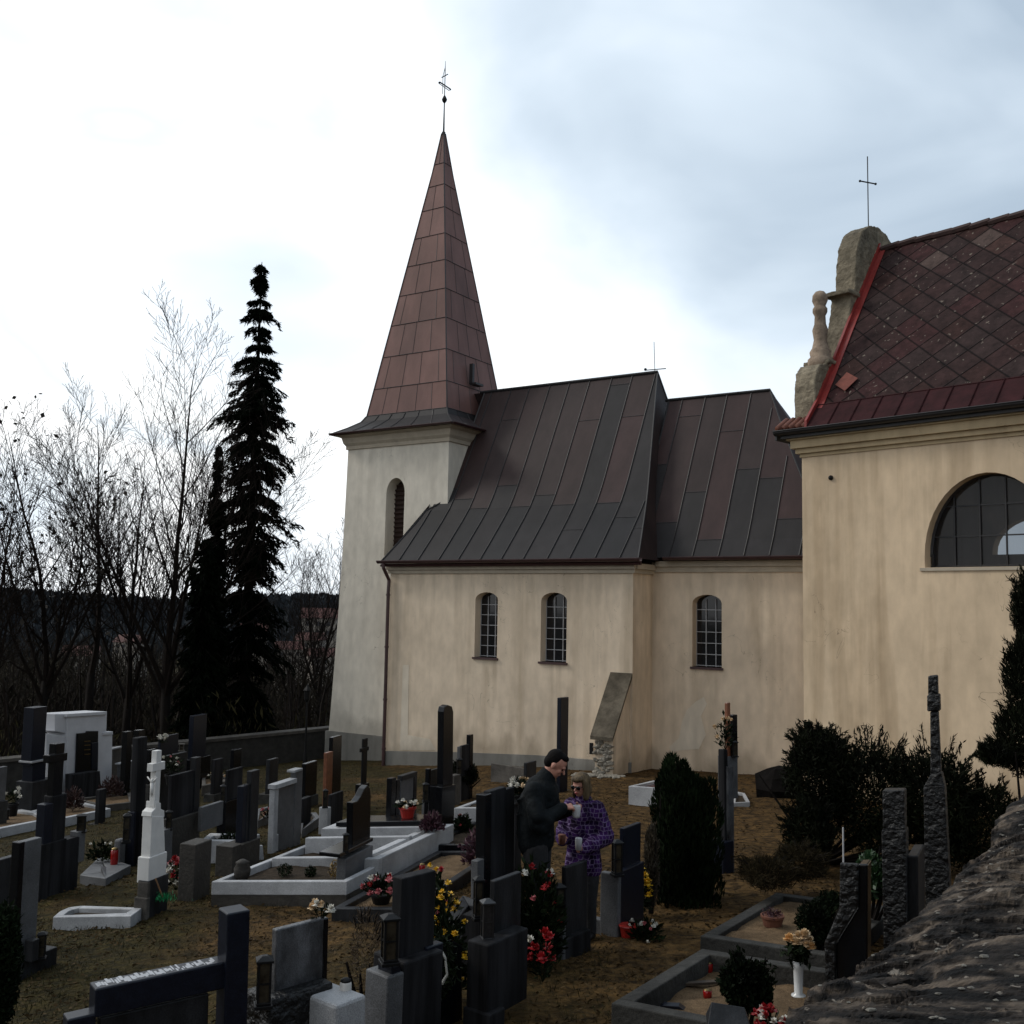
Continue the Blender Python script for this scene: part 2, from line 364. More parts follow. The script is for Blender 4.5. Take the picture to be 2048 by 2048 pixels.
def ground_mat():
    m = bpy.data.materials.new('cemetery ground'); m.use_nodes = True; nt = m.node_tree; N = nt.nodes; Lk = nt.links
    b = N['Principled BSDF']; b.inputs['Roughness'].default_value = .95; b.inputs['Specular IOR Level'].default_value = .12
    tc = N.new('ShaderNodeTexCoord')
    def nz(s, d=6, dist=0): 
        n = N.new('ShaderNodeTexNoise'); n.inputs['Scale'].default_value = s; n.inputs['Detail'].default_value = d; n.inputs['Distortion'].default_value = dist; Lk.new(tc.outputs['Object'], n.inputs[0]); return n.outputs[0]
    def mr(src, a, bb, lo, hi):
        r = N.new('ShaderNodeMapRange'); r.inputs[1].default_value = a; r.inputs[2].default_value = bb; r.inputs[3].default_value = lo; r.inputs[4].default_value = hi; Lk.new(src, r.inputs[0]); return r.outputs[0]
    def mix(a, bb, f):
        x = N.new('ShaderNodeMix'); x.data_type = 'RGBA'
        for s, q in (('A', a), ('B', bb)):
            if isinstance(q, tuple): x.inputs[s].default_value = (*q, 1)
            else: Lk.new(q, x.inputs[s])
        Lk.new(f, x.inputs['Factor']); return x.outputs['Result']
    brown = mix((.020, .0115, .004), (.105, .060, .021), mr(nz(9, 10, .4), .35, .65, 0, 1))
    green = mix((.013, .011, .003), (.044, .033, .009), mr(nz(14, 8), .35, .65, 0, 1))
    # greener to the left and by the church, bare and leafy in the middle
    sx = N.new('ShaderNodeSeparateXYZ'); Lk.new(tc.outputs['Object'], sx.inputs[0])
    gx = mr(sx.outputs[0], -7, 1.5, .34, -.12)
    ad = N.new('ShaderNodeMath'); ad.operation = 'ADD'; Lk.new(nz(.45, 4, .5), ad.inputs[0]); Lk.new(gx, ad.inputs[1])
    c = mix(brown, green, mr(ad.outputs[0], .48, .68, 0, 1))
    c2 = mix(c, (.10, .070, .035), mr(nz(38, 4), .60, .72, 0, .6))
    dk = mr(sx.outputs[1], 33, 42, 1, .25)
    vm = N.new('ShaderNodeVectorMath'); vm.operation = 'SCALE'; Lk.new(c2, vm.inputs[0]); Lk.new(mr(nz(3, 5), .3, .7, .6, 1.3), vm.inputs['Scale'])
    Lk.new(vm.outputs[0], b.inputs['Base Color'])
    bp = N.new('ShaderNodeBump'); bp.inputs['Strength'].default_value = .9; bp.inputs['Distance'].default_value = .05
    Lk.new(nz(22, 12, .3), bp.inputs['Height']); Lk.new(bp.outputs[0], b.inputs['Normal'])
    return m
GM = ground_mat(); MATS['ground'] = GM
struct('ground', mb, GM, True)
# hills on the far side of the valley
mb = MB(); hx = np.linspace(-620, 620, 90); hy = np.linspace(330, 900, 26); HX, HY = np.meshgrid(hx, hy)
HZ = -22+smooth01((HY-330)/260)*(19.5+2.6*np.sin(HX*.012+1)+1.5*np.sin(HX*.037))+0*HX
mb.add(np.stack([HX, HY, HZ], -1).reshape(-1, 3), [(j*90+i, j*90+i+1, (j+1)*90+i+1, (j+1)*90+i) for j in range(25) for i in range(89)])
struct('hills', mb, M('haze toned hillside', (.030, .033, .036), .95, .5, .05, spec=.05), True)  # lighter blue-grey paints distance haze into the hillside colour

# ------------------------------------------------------------------ church
LA = np.array([-.8406, .5417, 0]); BA = np.array([.5417, .8406, 0]); CP = np.array([2.86, 24, 0]); ZA = np.array([0, 0, 1.])
def CW(t, s, z): return CP+t*LA+s*BA+z*ZA
church = empty('church', CW(3.6, 3.1, -4.2), 'cream plastered village church with dark tin roof and tall pointed reddish spire behind the graves', 'church')
E0 = -5.4
# nave walls
mb = MB()
w1 = arch(3.78, 4.47, -1.33, .13, .32); w2 = arch(1.77, 2.50, -1.36, .13, .33)
clip_hole(mb, lambda u, z: CW(u, 0, z), [(0, E0), (7.3, E0), (7.3, 1.0), (0, 1.0)], [w1, w2], BA, .34)
mb.add([CW(0, 0, E0), CW(0, 0, 1), CW(0, 6.24, 1), CW(0, 6.24, E0)], [(0, 1, 2, 3)])
mb.add([CW(7.3, 0, E0), CW(7.3, 0, 1), CW(7.3, 6.24, 1), CW(7.3, 6.24, E0)], [(3, 2, 1, 0)])
mb.add([CW(0, 6.24, E0), CW(0, 6.24, 1), CW(7.3, 6.24, 1), CW(7.3, 6.24, E0)], [(0, 1, 2, 3)])
mb.add([CW(7.3, 1.3, 1), CW(7.3, 6.24-1.3, 1), CW(7.3, 3.12, 3.2)], [(0, 1, 2)])
mk('nave_wall', mb, PL_NAVE, church)
# choir walls with a three sided east end
mb = MB()
w3 = arch(-1.76, -1.03, -1.36, .13, .33)
clip_hole(mb, lambda u, z: CW(u, 1.07, z), [(-4.3, E0), (0.02, E0), (0.02, 1.1), (-4.3, 1.1)], [w3], BA, .34)
poly = [(-4.3, 1.07), (-5.1, 2.2), (-5.1, 4.04), (-4.3, 5.17), (0, 5.17)]
for i in range(len(poly)-1):
    (a, b), (c, d) = poly[i], poly[i+1]
    mb.add([CW(a, b, E0), CW(c, d, E0), CW(c, d, 1.1), CW(a, b, 1.1)], [(0, 1, 2, 3)])
mk('choir_wall', mb, PL_NAVE, church)
# cornice bands under the eaves
mb = MB()
def band(mb, a, b, z0, z1, out, inn=.0):
    (t0, s0), (t1, s1) = a, b; A = CW(t0, s0, z0); Bp = CW(t1, s1, z0); d = Bp-A; nn = np.cross(d, ZA); nn /= np.linalg.norm(nn)
    return A, d, nn
for (t0, s0, t1, s1, n) in ((-.06, 0, 7.36, 0, -BA), ):
    mb.box(CW(t0, s0, .80), (t1-t0)*LA, n*.05, ZA*.10); mb.box(CW(t0-.02, s0, .90), (t1-t0+.04)*LA, n*.11, ZA*.13)
mb.box(CW(0, 0, .80), BA*1.07, -LA*.05, ZA*.10); mb.box(CW(0, 0, .90), BA*1.07, -LA*.11, ZA*.13)
mb.box(CW(-4.3, 1.07, .86), LA*4.25, -BA*.05, ZA*.13); mb.box(CW(-4.32, 1.07, .99), LA*4.2, -BA*.11, ZA*.13)
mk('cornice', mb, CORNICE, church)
# plinth
mb = MB()
pl = [(CW(7.34, -.06, 0), -3.95), (CW(5.2, -.06, 0), -3.78), (CW(2.6, -.06, 0), -3.62), (CW(1.0, -.06, 0), -3.58), (CW(-.02, -.06, 0), -3.55)]
for (A, za), (Bq, zb) in zip(pl, pl[1:]):
    A = A.copy(); Bq = Bq.copy()
    v = [A+ZA*E0, Bq+ZA*E0, Bq+ZA*zb, A+ZA*za]; v += [q+BA*.05 for q in v]
    mb.add(v, [(0, 1, 2, 3), (3, 2, 6, 7)])
mk('plinth', mb, PLINTH, church)
# nave and choir roof in standing seam tin
def lerp(a, b, f): return a+(b-a)*f
def prof_eval(prof, x):
    for (a, za), (b, zb) in zip(prof, prof[1:]):
        if x <= b: return lerp(za, zb, (x-a)/(b-a))
    return prof[-1][1]
def tin_slope(name, prof, tl, tr, pitch, off, parent, thick=.03, rows=1.15, palette=None, palfun=None, flip=False):
    """prof list (s,z); tl(s), tr(s) the two verge lines; panels split at seams and random cross joints"""
    pal = MB(); ribs = MB(); S = [p[0] for p in prof]
    ss = []
    for (a, za), (b, zb) in zip(prof, prof[1:]):
        k = max(1, int(math.hypot(b-a, zb-za)/.28)); ss += [a+(b-a)*i/k for i in range(k)]
    ss.append(prof[-1][0])
    L_ = [0]
    for a, b in zip(ss, ss[1:]): L_.append(L_[-1]+math.hypot(b-a, prof_eval(prof, b)-prof_eval(prof, a)))
    def P(t, s, h=0): return CWf(t, s, prof_eval(prof, s)+h)
    CWf = (lambda t, s, z: CW(t, s, z)) if not flip else (lambda t, s, z: CW(t, 6.24-s, z))
    tmin = min(tr(s) for s in ss); tmax = max(tl(s) for s in ss)
    k = 0; t = tmin+off
    edges = [tmin-1]
    while t < tmax: edges.append(t+rnd.uniform(-.03, .03)); t += pitch
    edges.append(tmax+1)
    for a, b in zip(edges, edges[1:]):
        nxt = rnd.uniform(.3, rows*1.2); mi = rnd.randrange(len(palette)) if palfun is None else palfun(a, 0)
        for i in range(len(ss)-1):
            s0, s1 = ss[i], ss[i+1]
            if L_[i] > nxt:
                nxt = L_[i]+rows*rnd.uniform(.7, 1.5); mi = rnd.randrange(len(palette)) if palfun is None else palfun(a, L_[i])
                x0, x1 = max(a, tr(s0)), min(b, tl(s0))
                if x1-x0 > .1: ribs.tube([P(x0, s0, .008), P(x1, s0, .008)], .008, 4)
            q = [(max(a, tr(s0)), s0), (min(b, tl(s0)), s0), (min(b, tl(s1)), s1), (max(a, tr(s1)), s1)]
            if q[1][0] <= q[0][0] and q[2][0] <= q[3][0]: continue
            q = [(max(x, tr(s)) if x > tl(s) else x, s) for x, s in q]
            fc = (0, 1, 2, 3) if flip else (3, 2, 1, 0)
            pal.add([P(*z) for z in q], [fc], mi)
        if a > tmin:
            pth = [P(a, s, .022) for s in ss if tr(s)+.02 < a < tl(s)-.02]
            if len(pth) > 2: ribs.tube(pth, .014, 5)
    for fn in (tl, tr):
        ribs.tube([P(fn(s), s, .01) for s in ss], .024, 5)
    pr = mk(name, pal, palette, parent); rb = mk('roof_seam', ribs, SEAM, pr); return pr
nprof = [(-.25, 1.13), (.2, 1.60), (.75, 2.19), (1.1, 2.60), (1.3, 2.90), (1.5, 3.24), (3.12, 6.30)]
ntl = lambda s: 7.42 if s < -.2 else (lerp(7.42, 6.95, (s+.25)/1.5) if s < 1.25 else 6.45)
ntr = lambda s: lerp(-.25, .84, (s+.25)/3.37)
def palN(a, l):
    r = rnd.random()
    if l < 1.5: return 0 if r < .6 else 3
    return (1, 2, 2, 2, 1, 4)[int(r*6)]
tin_slope('nave_roof', nprof, ntl, ntr, .66, .5, church, rows=3.6, palette=ROOFS, palfun=palN)
tin_slope('nave_roof', nprof, lambda s: 7.42, ntr, .6, .3, church, palette=ROOFS, palfun=palN, flip=True)
cprof = [(.82, 1.20), (1.1, 1.62), (1.35, 2.08), (1.6, 2.58), (3.12, 5.50)]
def palC(a, l):
    r = rnd.random(); return 0 if l < .5 else (2, 1, 4, 2, 4)[int(r*5)]
def ctr(s): return lerp(-4.75, -2.25, ((s-.82)/2.3)**.8)
tin_slope('choir_roof', cprof, lambda s: .5, ctr, .62, .5, church, rows=3.6, palette=ROOFS, palfun=palC)
tin_slope('choir_roof', cprof, lambda s: .5, ctr, .62, .5, church, palette=ROOFS, palfun=palC, flip=True)
# east hips
mb = MB(); ss = np.linspace(-.25, 3.12, 14)
for a, b in zip(ss, ss[1:]):
    mb.add([CW(ntr(a), a, prof_eval(nprof, a)), CW(ntr(b), b, prof_eval(nprof, b)), CW(ntr(b), 6.24-b, prof_eval(nprof, b)), CW(ntr(a), 6.24-a, prof_eval(nprof, a))], [(0, 1, 2, 3)])
mb.add([CW(7.42, -.25, 1.13), CW(6.95, 1.25, 2.83), CW(6.95, 4.99, 2.83), CW(7.42, 6.49, 1.13)], [(3, 2, 1, 0)])
mk('nave_hip', mb, ROOFS[2], church)
mb = MB(); ss = np.linspace(.82, 3.12, 14)
for k, (a, b) in enumerate(zip(ss, ss[1:])):
    za, zb = prof_eval(cprof, a), prof_eval(cprof, b)
    def ring(s, z):
        f = (s-.82)/2.3; h = (3.12-s)
        return [CW(ctr(s), s, z), CW(ctr(s)-.85*(1-f), 3.12-h*.42, z), CW(ctr(s)-.85*(1-f), 3.12+h*.42, z), CW(ctr(s), 6.24-s, z)]
    A, Bq = ring(a, za), ring(b, zb); mb.add(A+Bq, [(i+4, i+5, i+1, i) for i in range(3)])
mk('choir_hip', mb, [ROOFS[1]], church)
# ridge caps, gutters, downpipes
mb = MB()
mb.tube([CW(.84, 3.12, 6.31), CW(6.6, 3.12, 6.31)], .05, 6); mb.tube([CW(-2.25, 3.12, 5.51), CW(.6, 3.12, 5.51)], .045, 6)
mk('ridge_cap', mb, ROOFS[3], church)
def gutter(mb, A, B, r=.075):
    A = np.array(A); B = np.array(B); d = (B-A)/np.linalg.norm(B-A); o = np.cross(d, ZA); 
    ring = [(math.cos(a)*r, math.sin(a)*r) for a in np.linspace(math.pi, 2*math.pi, 8)]
    for (x0, z0), (x1, z1) in zip(ring, ring[1:]):
        mb.add([A+o*x0+ZA*z0, B+o*x0+ZA*z0, B+o*x1+ZA*z1, A+o*x1+ZA*z1], [(0, 1, 2, 3)])
    for s_ in (-r, r): mb.tube([A+o*s_, B+o*s_], .012, 5)
mb = MB(); gutter(mb, CW(-.34, -.31, 1.13), CW(7.5, -.31, 1.13)); gutter(mb, CW(-4.6, .76, 1.20), CW(-.42, .76, 1.20))
mb.tube([CW(7.48, -.20, 1.02), CW(-.3, -.20, 1.02)], .045, 6)
mk('gutter', mb, TRIM, church)
mb = MB()
mb.tube([CW(7.30, -.31, 1.08), CW(7.30, -.31, .95), CW(7.28, -.08, .62), CW(7.28, -.10, .3), CW(7.28, -.10, -4.6)], .048, 8)
for z in (.2, -1.2, -2.6, -3.9): mb.tube([CW(7.28, -.10, z), CW(7.28, -.10, z+.05)], .06, 8)
mk('downpipe', mb, TRIM, church)
mb = MB(); mb.tube([CW(.92, 3.12, 6.3), CW(.95, 3.12, 7.15)], .008, 4); mb.tube([CW(.6, 3.12, 6.38), CW(1.2, 3.12, 6.40)], .014, 5); mb.ball(CW(1.2, 3.12, 6.42), .04)
mk('lightning_rod', mb, DARKM, church)
# tower
TC = (8.23, 3.12)
def TWp(dt, ds, z):   # batter towards the foot
    f = (4.75-z)/9.6; h = 1.87+.10*f
    t = TC[0]+dt*h+(dt > 0)*.30*f*f; s = TC[1]+ds*h; return CW(t, s, z)
mb = MB(); Z0 = -5.4; lev = np.linspace(Z0, 4.78, 9)
def fr(u, z): # front face map u in t coords
    f = (4.75-z)/9.6; return CW(u, TC[1]-1.87-.10*f, z)
def lefte(z): f = (4.75-z)/9.6; return TC[0]+1.87+.10*f+.30*f*f
def righte(z): f = (4.75-z)/9.6; return TC[0]-1.87-.10*f
outer = [(righte(z), z) for z in lev]+[(lefte(z), z) for z in lev[::-1]]
w4 = arch(7.88, 8.56, 1.36, 3.18, 3.62, 12)
clip_hole(mb, fr, outer, [w4], BA, .42)
for z0, z1 in zip(lev, lev[1:]):
    c0 = [TWp(-1, -1, z0), TWp(-1, 1, z0), TWp(1, 1, z0), TWp(1, -1, z0)]; c1 = [TWp(-1, -1, z1), TWp(-1, 1, z1), TWp(1, 1, z1), TWp(1, -1, z1)]
    mb.add(c0+c1, [(i, i+1, i+5, i+4) for i in range(3)])
mk('tower_wall', mb, PL_TOWER, church)
mb = MB()
def sq(mb, h0, z0, h1, z1, mi=0):
    c = [CW(TC[0]+a*h, TC[1]+b*h, z) for h, z in ((h0, z0), (h1, z1)) for a, b in ((-1, -1), (-1, 1), (1, 1), (1, -1))]
    mb.add(c, [(i, (i+1) % 4, (i+1) % 4+4, i+4) for i in range(4)], mi)
for a, b, c, d in ((1.873, 4.55, 1.92, 4.56), (1.92, 4.56, 1.92, 4.66), (1.92, 4.66, 1.98, 4.74), (1.98, 4.74, 2.02, 4.90), (2.02, 4.90, 2.16, 4.96), (2.16, 4.96, 2.16, 5.02)): sq(mb, a, b, c, d)
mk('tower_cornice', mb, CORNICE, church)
mb = MB(); 
for s_ in (3.12-1.87+.1,): 
    pass
mb.box(CW(7.84, 1.66, 1.3), LA*.80, BA*.03, ZA*2.4)
for k in range(16): mb.box(CW(7.86, 1.60, 1.42+k*.135), LA*.74, BA*.05-ZA*.05, ZA*.02+BA*.004)
wl = mk('tower_window', mb, WOODD, church); 
mb = MB(); mb.tube([CW(8.56, 1.27, 1.34), CW(7.7, 1.27, 1.34)], .03, 6); mk('sill', mb, TRIM, wl)
# tower plinth
mb = MB()
for zt in (-3.75,):
    o = .05; L0 = [(righte(-4)-o, -5.4), (righte(-4)-o, zt), (lefte(-4)+o, zt-.02), (lefte(-4)+o, -5.4)]
    mb.prism([CW(u, TC[1]-1.87-.13-.04, z) for u, z in L0], BA*.2)
mk('tower_plinth', mb, PLINTH, church)
# spire: bell cast foot, panels in courses
lv = [(2.24, 5.02), (1.90, 5.22), (1.62, 5.42), (1.50, 5.62)]; z = 5.62; hh = []
def sh(z):
    if z <= 5.62:
        for (h0, a), (h1, b) in zip(lv, lv[1:]):
            if z <= b: return lerp(h0, h1, (z-a)/(b-a))
    if z < 13.4: return lerp(1.50, .30, (z-5.62)/(13.4-5.62)) if False else lerp(1.50, .235, ((z-5.62)/(13.4-5.62)))
    return lerp(.235, .045, (z-13.4)/(14.75-13.4))
mb = MB(); rb = MB(); fm = MB()
courses = [5.62, 6.45, 7.45, 8.45, 9.4, 10.35, 11.25, 12.15, 12.95, 13.7, 14.75]
dirs = [((-1, -1), (1, -1)), ((-1, 1), (-1, -1)), ((1, 1), (-1, 1)), ((1, -1), (1, 1))]
def SP(c, z, out=0):
    h = sh(z)+out; return CW(TC[0]+c[0]*h, TC[1]+c[1]*h, z)
for fi, (ca, cb) in enumerate(dirs):
    for (h0, a), (h1, b) in zip(lv, lv[1:]):
        fm.add([SP(ca, a), SP(cb, a), SP(cb, b), SP(ca, b)], [(0, 3, 2, 1)], rnd.choice((0, 2)))
    for k in range(7):
        f = k/6.0
        rb.tube([SP(ca, z_, .01)*(1-f)+SP(cb, z_, .01)*f for z_ in (5.03, 5.22, 5.42, 5.6)], .012, 4)
    for ci, (a, b) in enumerate(zip(courses, courses[1:])):
        w = sh(a)*2; n = max(1, round(w/.62)); j = .5/n*(ci % 2) if n > 1 else 0
        cuts = [0]+[min(.98, (k+(.5 if ci % 2 else 0))/n+rnd.uniform(-.02, .02)) for k in range(1 if not ci % 2 else 0, n)]+[1]
        cuts = sorted(set([c for c in cuts if 0 <= c <= 1]))
        sag = rnd.uniform(-.03, .03)
        for c0, c1 in zip(cuts, cuts[1:]):
            A0, B0, A1, B1 = SP(ca, a), SP(cb, a), SP(ca, b), SP(cb, b)
            mb.add([lerp(A0, B0, c0), lerp(A0, B0, c1), lerp(A1, B1, c1), lerp(A1, B1, c0)], [(0, 3, 2, 1)], rnd.randrange(3))
            if c0 > 0: rb.tube([lerp(A0, B0, c0), lerp(A1, B1, c0)], .009, 4)
        rb.tube([SP(ca, a, .006), SP(cb, a, .006)], .011, 4)
for c in ((-1, -1), (1, -1), (1, 1), (-1, 1)): rb.tube([SP(c, z_, .0) for z_ in (5.02, 5.22, 5.42, 5.62, 9, 13.4, 14.75)], .02, 5)
spire = mk('spire', mb, SPIRES, church)
mk('spire_skirt', fm, ROOFS, church)
mk('spire_seam', rb, SEAM, spire)
mb = MB()
for ca, cb in dirs: gutter(mb, SP(ca, 5.02, .03)-ZA*.0, SP(cb, 5.02, .03), .05)
mk('tower_gutter', mb, TRIM, church)
# little dormer vent low on the east slope of the spire
A = SP((-1, -1), 6.55); Bq = SP((-1, 1), 6.55); q = lerp(A, Bq, .42)
mb = MB(); mb.box(q-LA*.02-BA*.03, BA*.10, -LA*.12, ZA*.62); mb.box(q-LA*.05-BA*.03+ZA*-.02, BA*.40, -LA*.22, ZA*.06)
mk('spire_hatch', mb, SEAM, church)
# finial
ap = CW(TC[0], TC[1], 14.7)
fin = MB()
fin.lathe(ap, [(.06, 0), (.06, .1), (.03, .12), (.018, .9), (.018, 1.05), (.07, 1.12), (.085, 1.18), (.05, 1.26), (.015, 1.32), (.012, 2.15), (.006, 2.45)], 8)
mid = ap+ZA*1.62
dg = LA*.8-BA*.2; dg /= np.linalg.norm(dg)
fin.tube([mid+dg*.18+ZA*.16, mid-dg*.18-ZA*.12], .022, 5); fin.tube([mid+dg*.18+ZA*.10, mid-dg*.16-ZA*.18], .012, 5)
fin.ball(mid+dg*.19+ZA*.14, .035); fin.ball(mid-dg*.19-ZA*.14, .03)
fin.tube([mid+dg*.12+ZA*.30, mid-dg*.10+ZA*.38], .016, 5); fin.tube([mid+dg*.07-ZA*.25, mid+dg*.07+ZA*.35, mid+ZA*.62], .010, 5)
mk('spire_finial', fin, DARKM, church)
# windows (frame bars + panes)
def nave_window(t0, t1, s, z0, zs, zt, open_panes):
    fr_ = MB(); gl = MB(); D = .26
    outl = arch(t0, t1, z0, zs, zt)
    gl.prism([CW(u, s+D+.03, z) for u, z in outl], BA*.02)
    H = zt-z0; Wd = t1-t0
    for f in (.0, .333, .667, 1.0): fr_.box(CW(t0+Wd*f-.008, s+D-.01, z0), LA*.016, BA*.03, ZA*(H-.10 if f in (.333, .667) else H-.19))
    for k in range(6):
        z = z0+.02+k*.262
        fr_.box(CW(t0, s+D-.012, z), LA*Wd, BA*.03, ZA*.015)
    w = mk('window', fr_, FRAME, church); mk('pane', gl, GLASSD, w)
    sl = MB(); sl.box(CW(t0-.04, s-.05, z0-.05), LA*(Wd+.08), BA*.32, ZA*.05); mk('sill', sl, TRIM, w)
nave_window(3.78, 4.47, 0, -1.33, .13, .32, 0); nave_window(1.77, 2.50, 0, -1.36, .13, .33, 0); nave_window(-1.76, -1.03, 1.07, -1.36, .13, .33, 0)
mb = MB(); mb.box(CW(.98, -.075, -3.45), LA*.09, BA*.03, ZA*.26); mb.box(CW(4.60, -.075, -4.15), LA*.12, BA*.03, ZA*.32); mk('vent', mb, DARKM, church)
# sloping buttress by the nave corner, its foot bared to rubble
Q = [(0, E0), (-1.05, E0), (-1.05, -2.72), (-.06, -1.42), (0, -1.42)]
mb = MB(); 
mb.prism([CW(.06, s, z) for s, z in ((0, E0), (-.84, E0), (-.84, -2.78), (0, -1.62))], LA*.45)
bt = mk('buttress', mb, PL_NAVE, church)
mb = MB(); mb.add([CW(.0, -.97, -2.98), CW(.57, -.97, -2.98), CW(.57, -.005, -1.62), CW(.0, -.005, -1.62), CW(.0, -.97, -2.90), CW(.57, -.97, -2.90), CW(.57, -.005, -1.52), CW(.0, -.005, -1.52)],
    [(0, 1, 2, 3), (4, 7, 6, 5), (0, 4, 5, 1), (1, 5, 6, 2), (3, 7, 4, 0)])
mk('buttress_cap', mb, M('brown weathered cap', (.115, .098, .074), .9, .4, 5, .8, 18, .1, mottle=.4), bt)
mb = MB()
for k in range(90):
    u, z = rnd.uniform(.08, .50), rnd.uniform(-4.3, -3.02)
    mb.ball(CW(u, -.84-rnd.uniform(0, .03), z), (rnd.uniform(.04, .10), .05, rnd.uniform(.03, .06)), 6, 4, jit=.25)
for k in range(70):
    p = CW(rnd.uniform(-.3, .9), -.92-abs(rnd.gauss(0, .2)), 0); p[2] = g(p[0], p[1])+.02
    mb.ball(p, (rnd.uniform(.03, .09), rnd.uniform(.03, .08), .03), 6, 4, jit=.3)
mk('rubble_patch', mb, M('bared rubble stone', (.22, .20, .165), .9, .5, 9, .4), bt)

def wallpatch(pts, s0, name, mat, th=.006):
    mb = MB(); mb.prism([plane(x, y, CW(0, s0, 0), BA)-BA*th for x, y in pts], BA*(th+.01)); mk(name, mb, mat, church)
PATCH = plaster('repair plaster', (.60, .53, .43), (.46, .39, .30), .3)
wallpatch([(1345, 1503), (1338, 1494), (1358, 1476), (1364, 1444), (1374, 1420), (1392, 1403), (1408, 1394), (1414, 1408), (1402, 1432), (1412, 1470), (1398, 1498), (1370, 1500)], 1.07, 'plaster_patch', PATCH)
wallpatch([(800, 1500), (806, 1330), (818, 1330), (816, 1470), (860, 1478), (872, 1500)], 0, 'plaster_patch', PATCH)
wallpatch([(1292, 1380), (1296, 1240), (1302, 1240), (1304, 1380)], 1.07, 'plaster_patch', PATCH) if False else None
# ------------------------------------------------------------------ chapel
YW = rad(44); LB = np.array([-math.sin(YW), math.cos(YW), 0]); BB = np.array([math.cos(YW), math.sin(YW), 0])
_d = ray(1606, 1200); QP = _d*(20/_d[1]); QP[2] = 0
def QW(t, s, z): return QP+t*LB+s*BB+z*ZA
chapel = empty('chapel', QW(-3.5, 2.9, -3.6), 'ochre plastered chapel with dark diamond slate roof, stone stepped gable and half round window', 'chapel')
mb = MB(); hole = arch(-4.62, -2.42, .80, 1.0, 2.42, 22)
clip_hole(mb, lambda u, z: QW(u, 0, z), [(-9, -5), (0, -5), (0, 3.2), (-9, 3.2)], [hole], BB, .30)
mb.add([QW(0, 0, -5), QW(0, 0, 3.2), QW(0, 5.8, 3.2), QW(0, 5.8, -5)], [(0, 1, 2, 3)])
mb.add([QW(-9, 0, -5), QW(-9, 0, 3.2), QW(-9, 2.9, 7.3), QW(-9, 5.8, 3.2), QW(-9, 5.8, -5)], [(4, 3, 2, 1, 0)])
clip_hole(mb, lambda u, z: QW(u, 5.8, z), [(-9, -5), (0, -5), (0, 3.2), (-9, 3.2)], [arch(-3.3, -1.5, 1.31, 1.36, 2.1, 16)], -BB, .3)
mk('chapel_wall', mb, PL_CHAPEL, chapel)
mb = MB()
for z0, z1, o in ((3.0, 3.07, .03), (3.07, 3.17, .09), (3.17, 3.33, .16), (3.33, 3.40, .22)): mb.box(QW(.0+o, 0, z0), -LB*(9+o), -BB*o, ZA*(z1-z0)); mb.box(QW(0, -o+.002, z0+.002), LB*o, BB*(1.0), ZA*(z1-z0-.004))
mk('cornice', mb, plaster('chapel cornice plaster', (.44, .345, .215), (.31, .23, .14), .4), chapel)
mb = MB(); gutter(mb, QW(.38, -.36, 3.50), QW(-9, -.36, 3.50), .085); mb.box(QW(.3, -.30, 3.36), -LB*9.3, BB*.08, ZA*.10); mb.box(QW(.34, -.36, 3.33), -LB*.0+LB*.04, BB*.7, ZA*.14)
mk('gutter', mb, M('black tin gutter', (.012, .011, .012), .5, .3, 6), chapel)
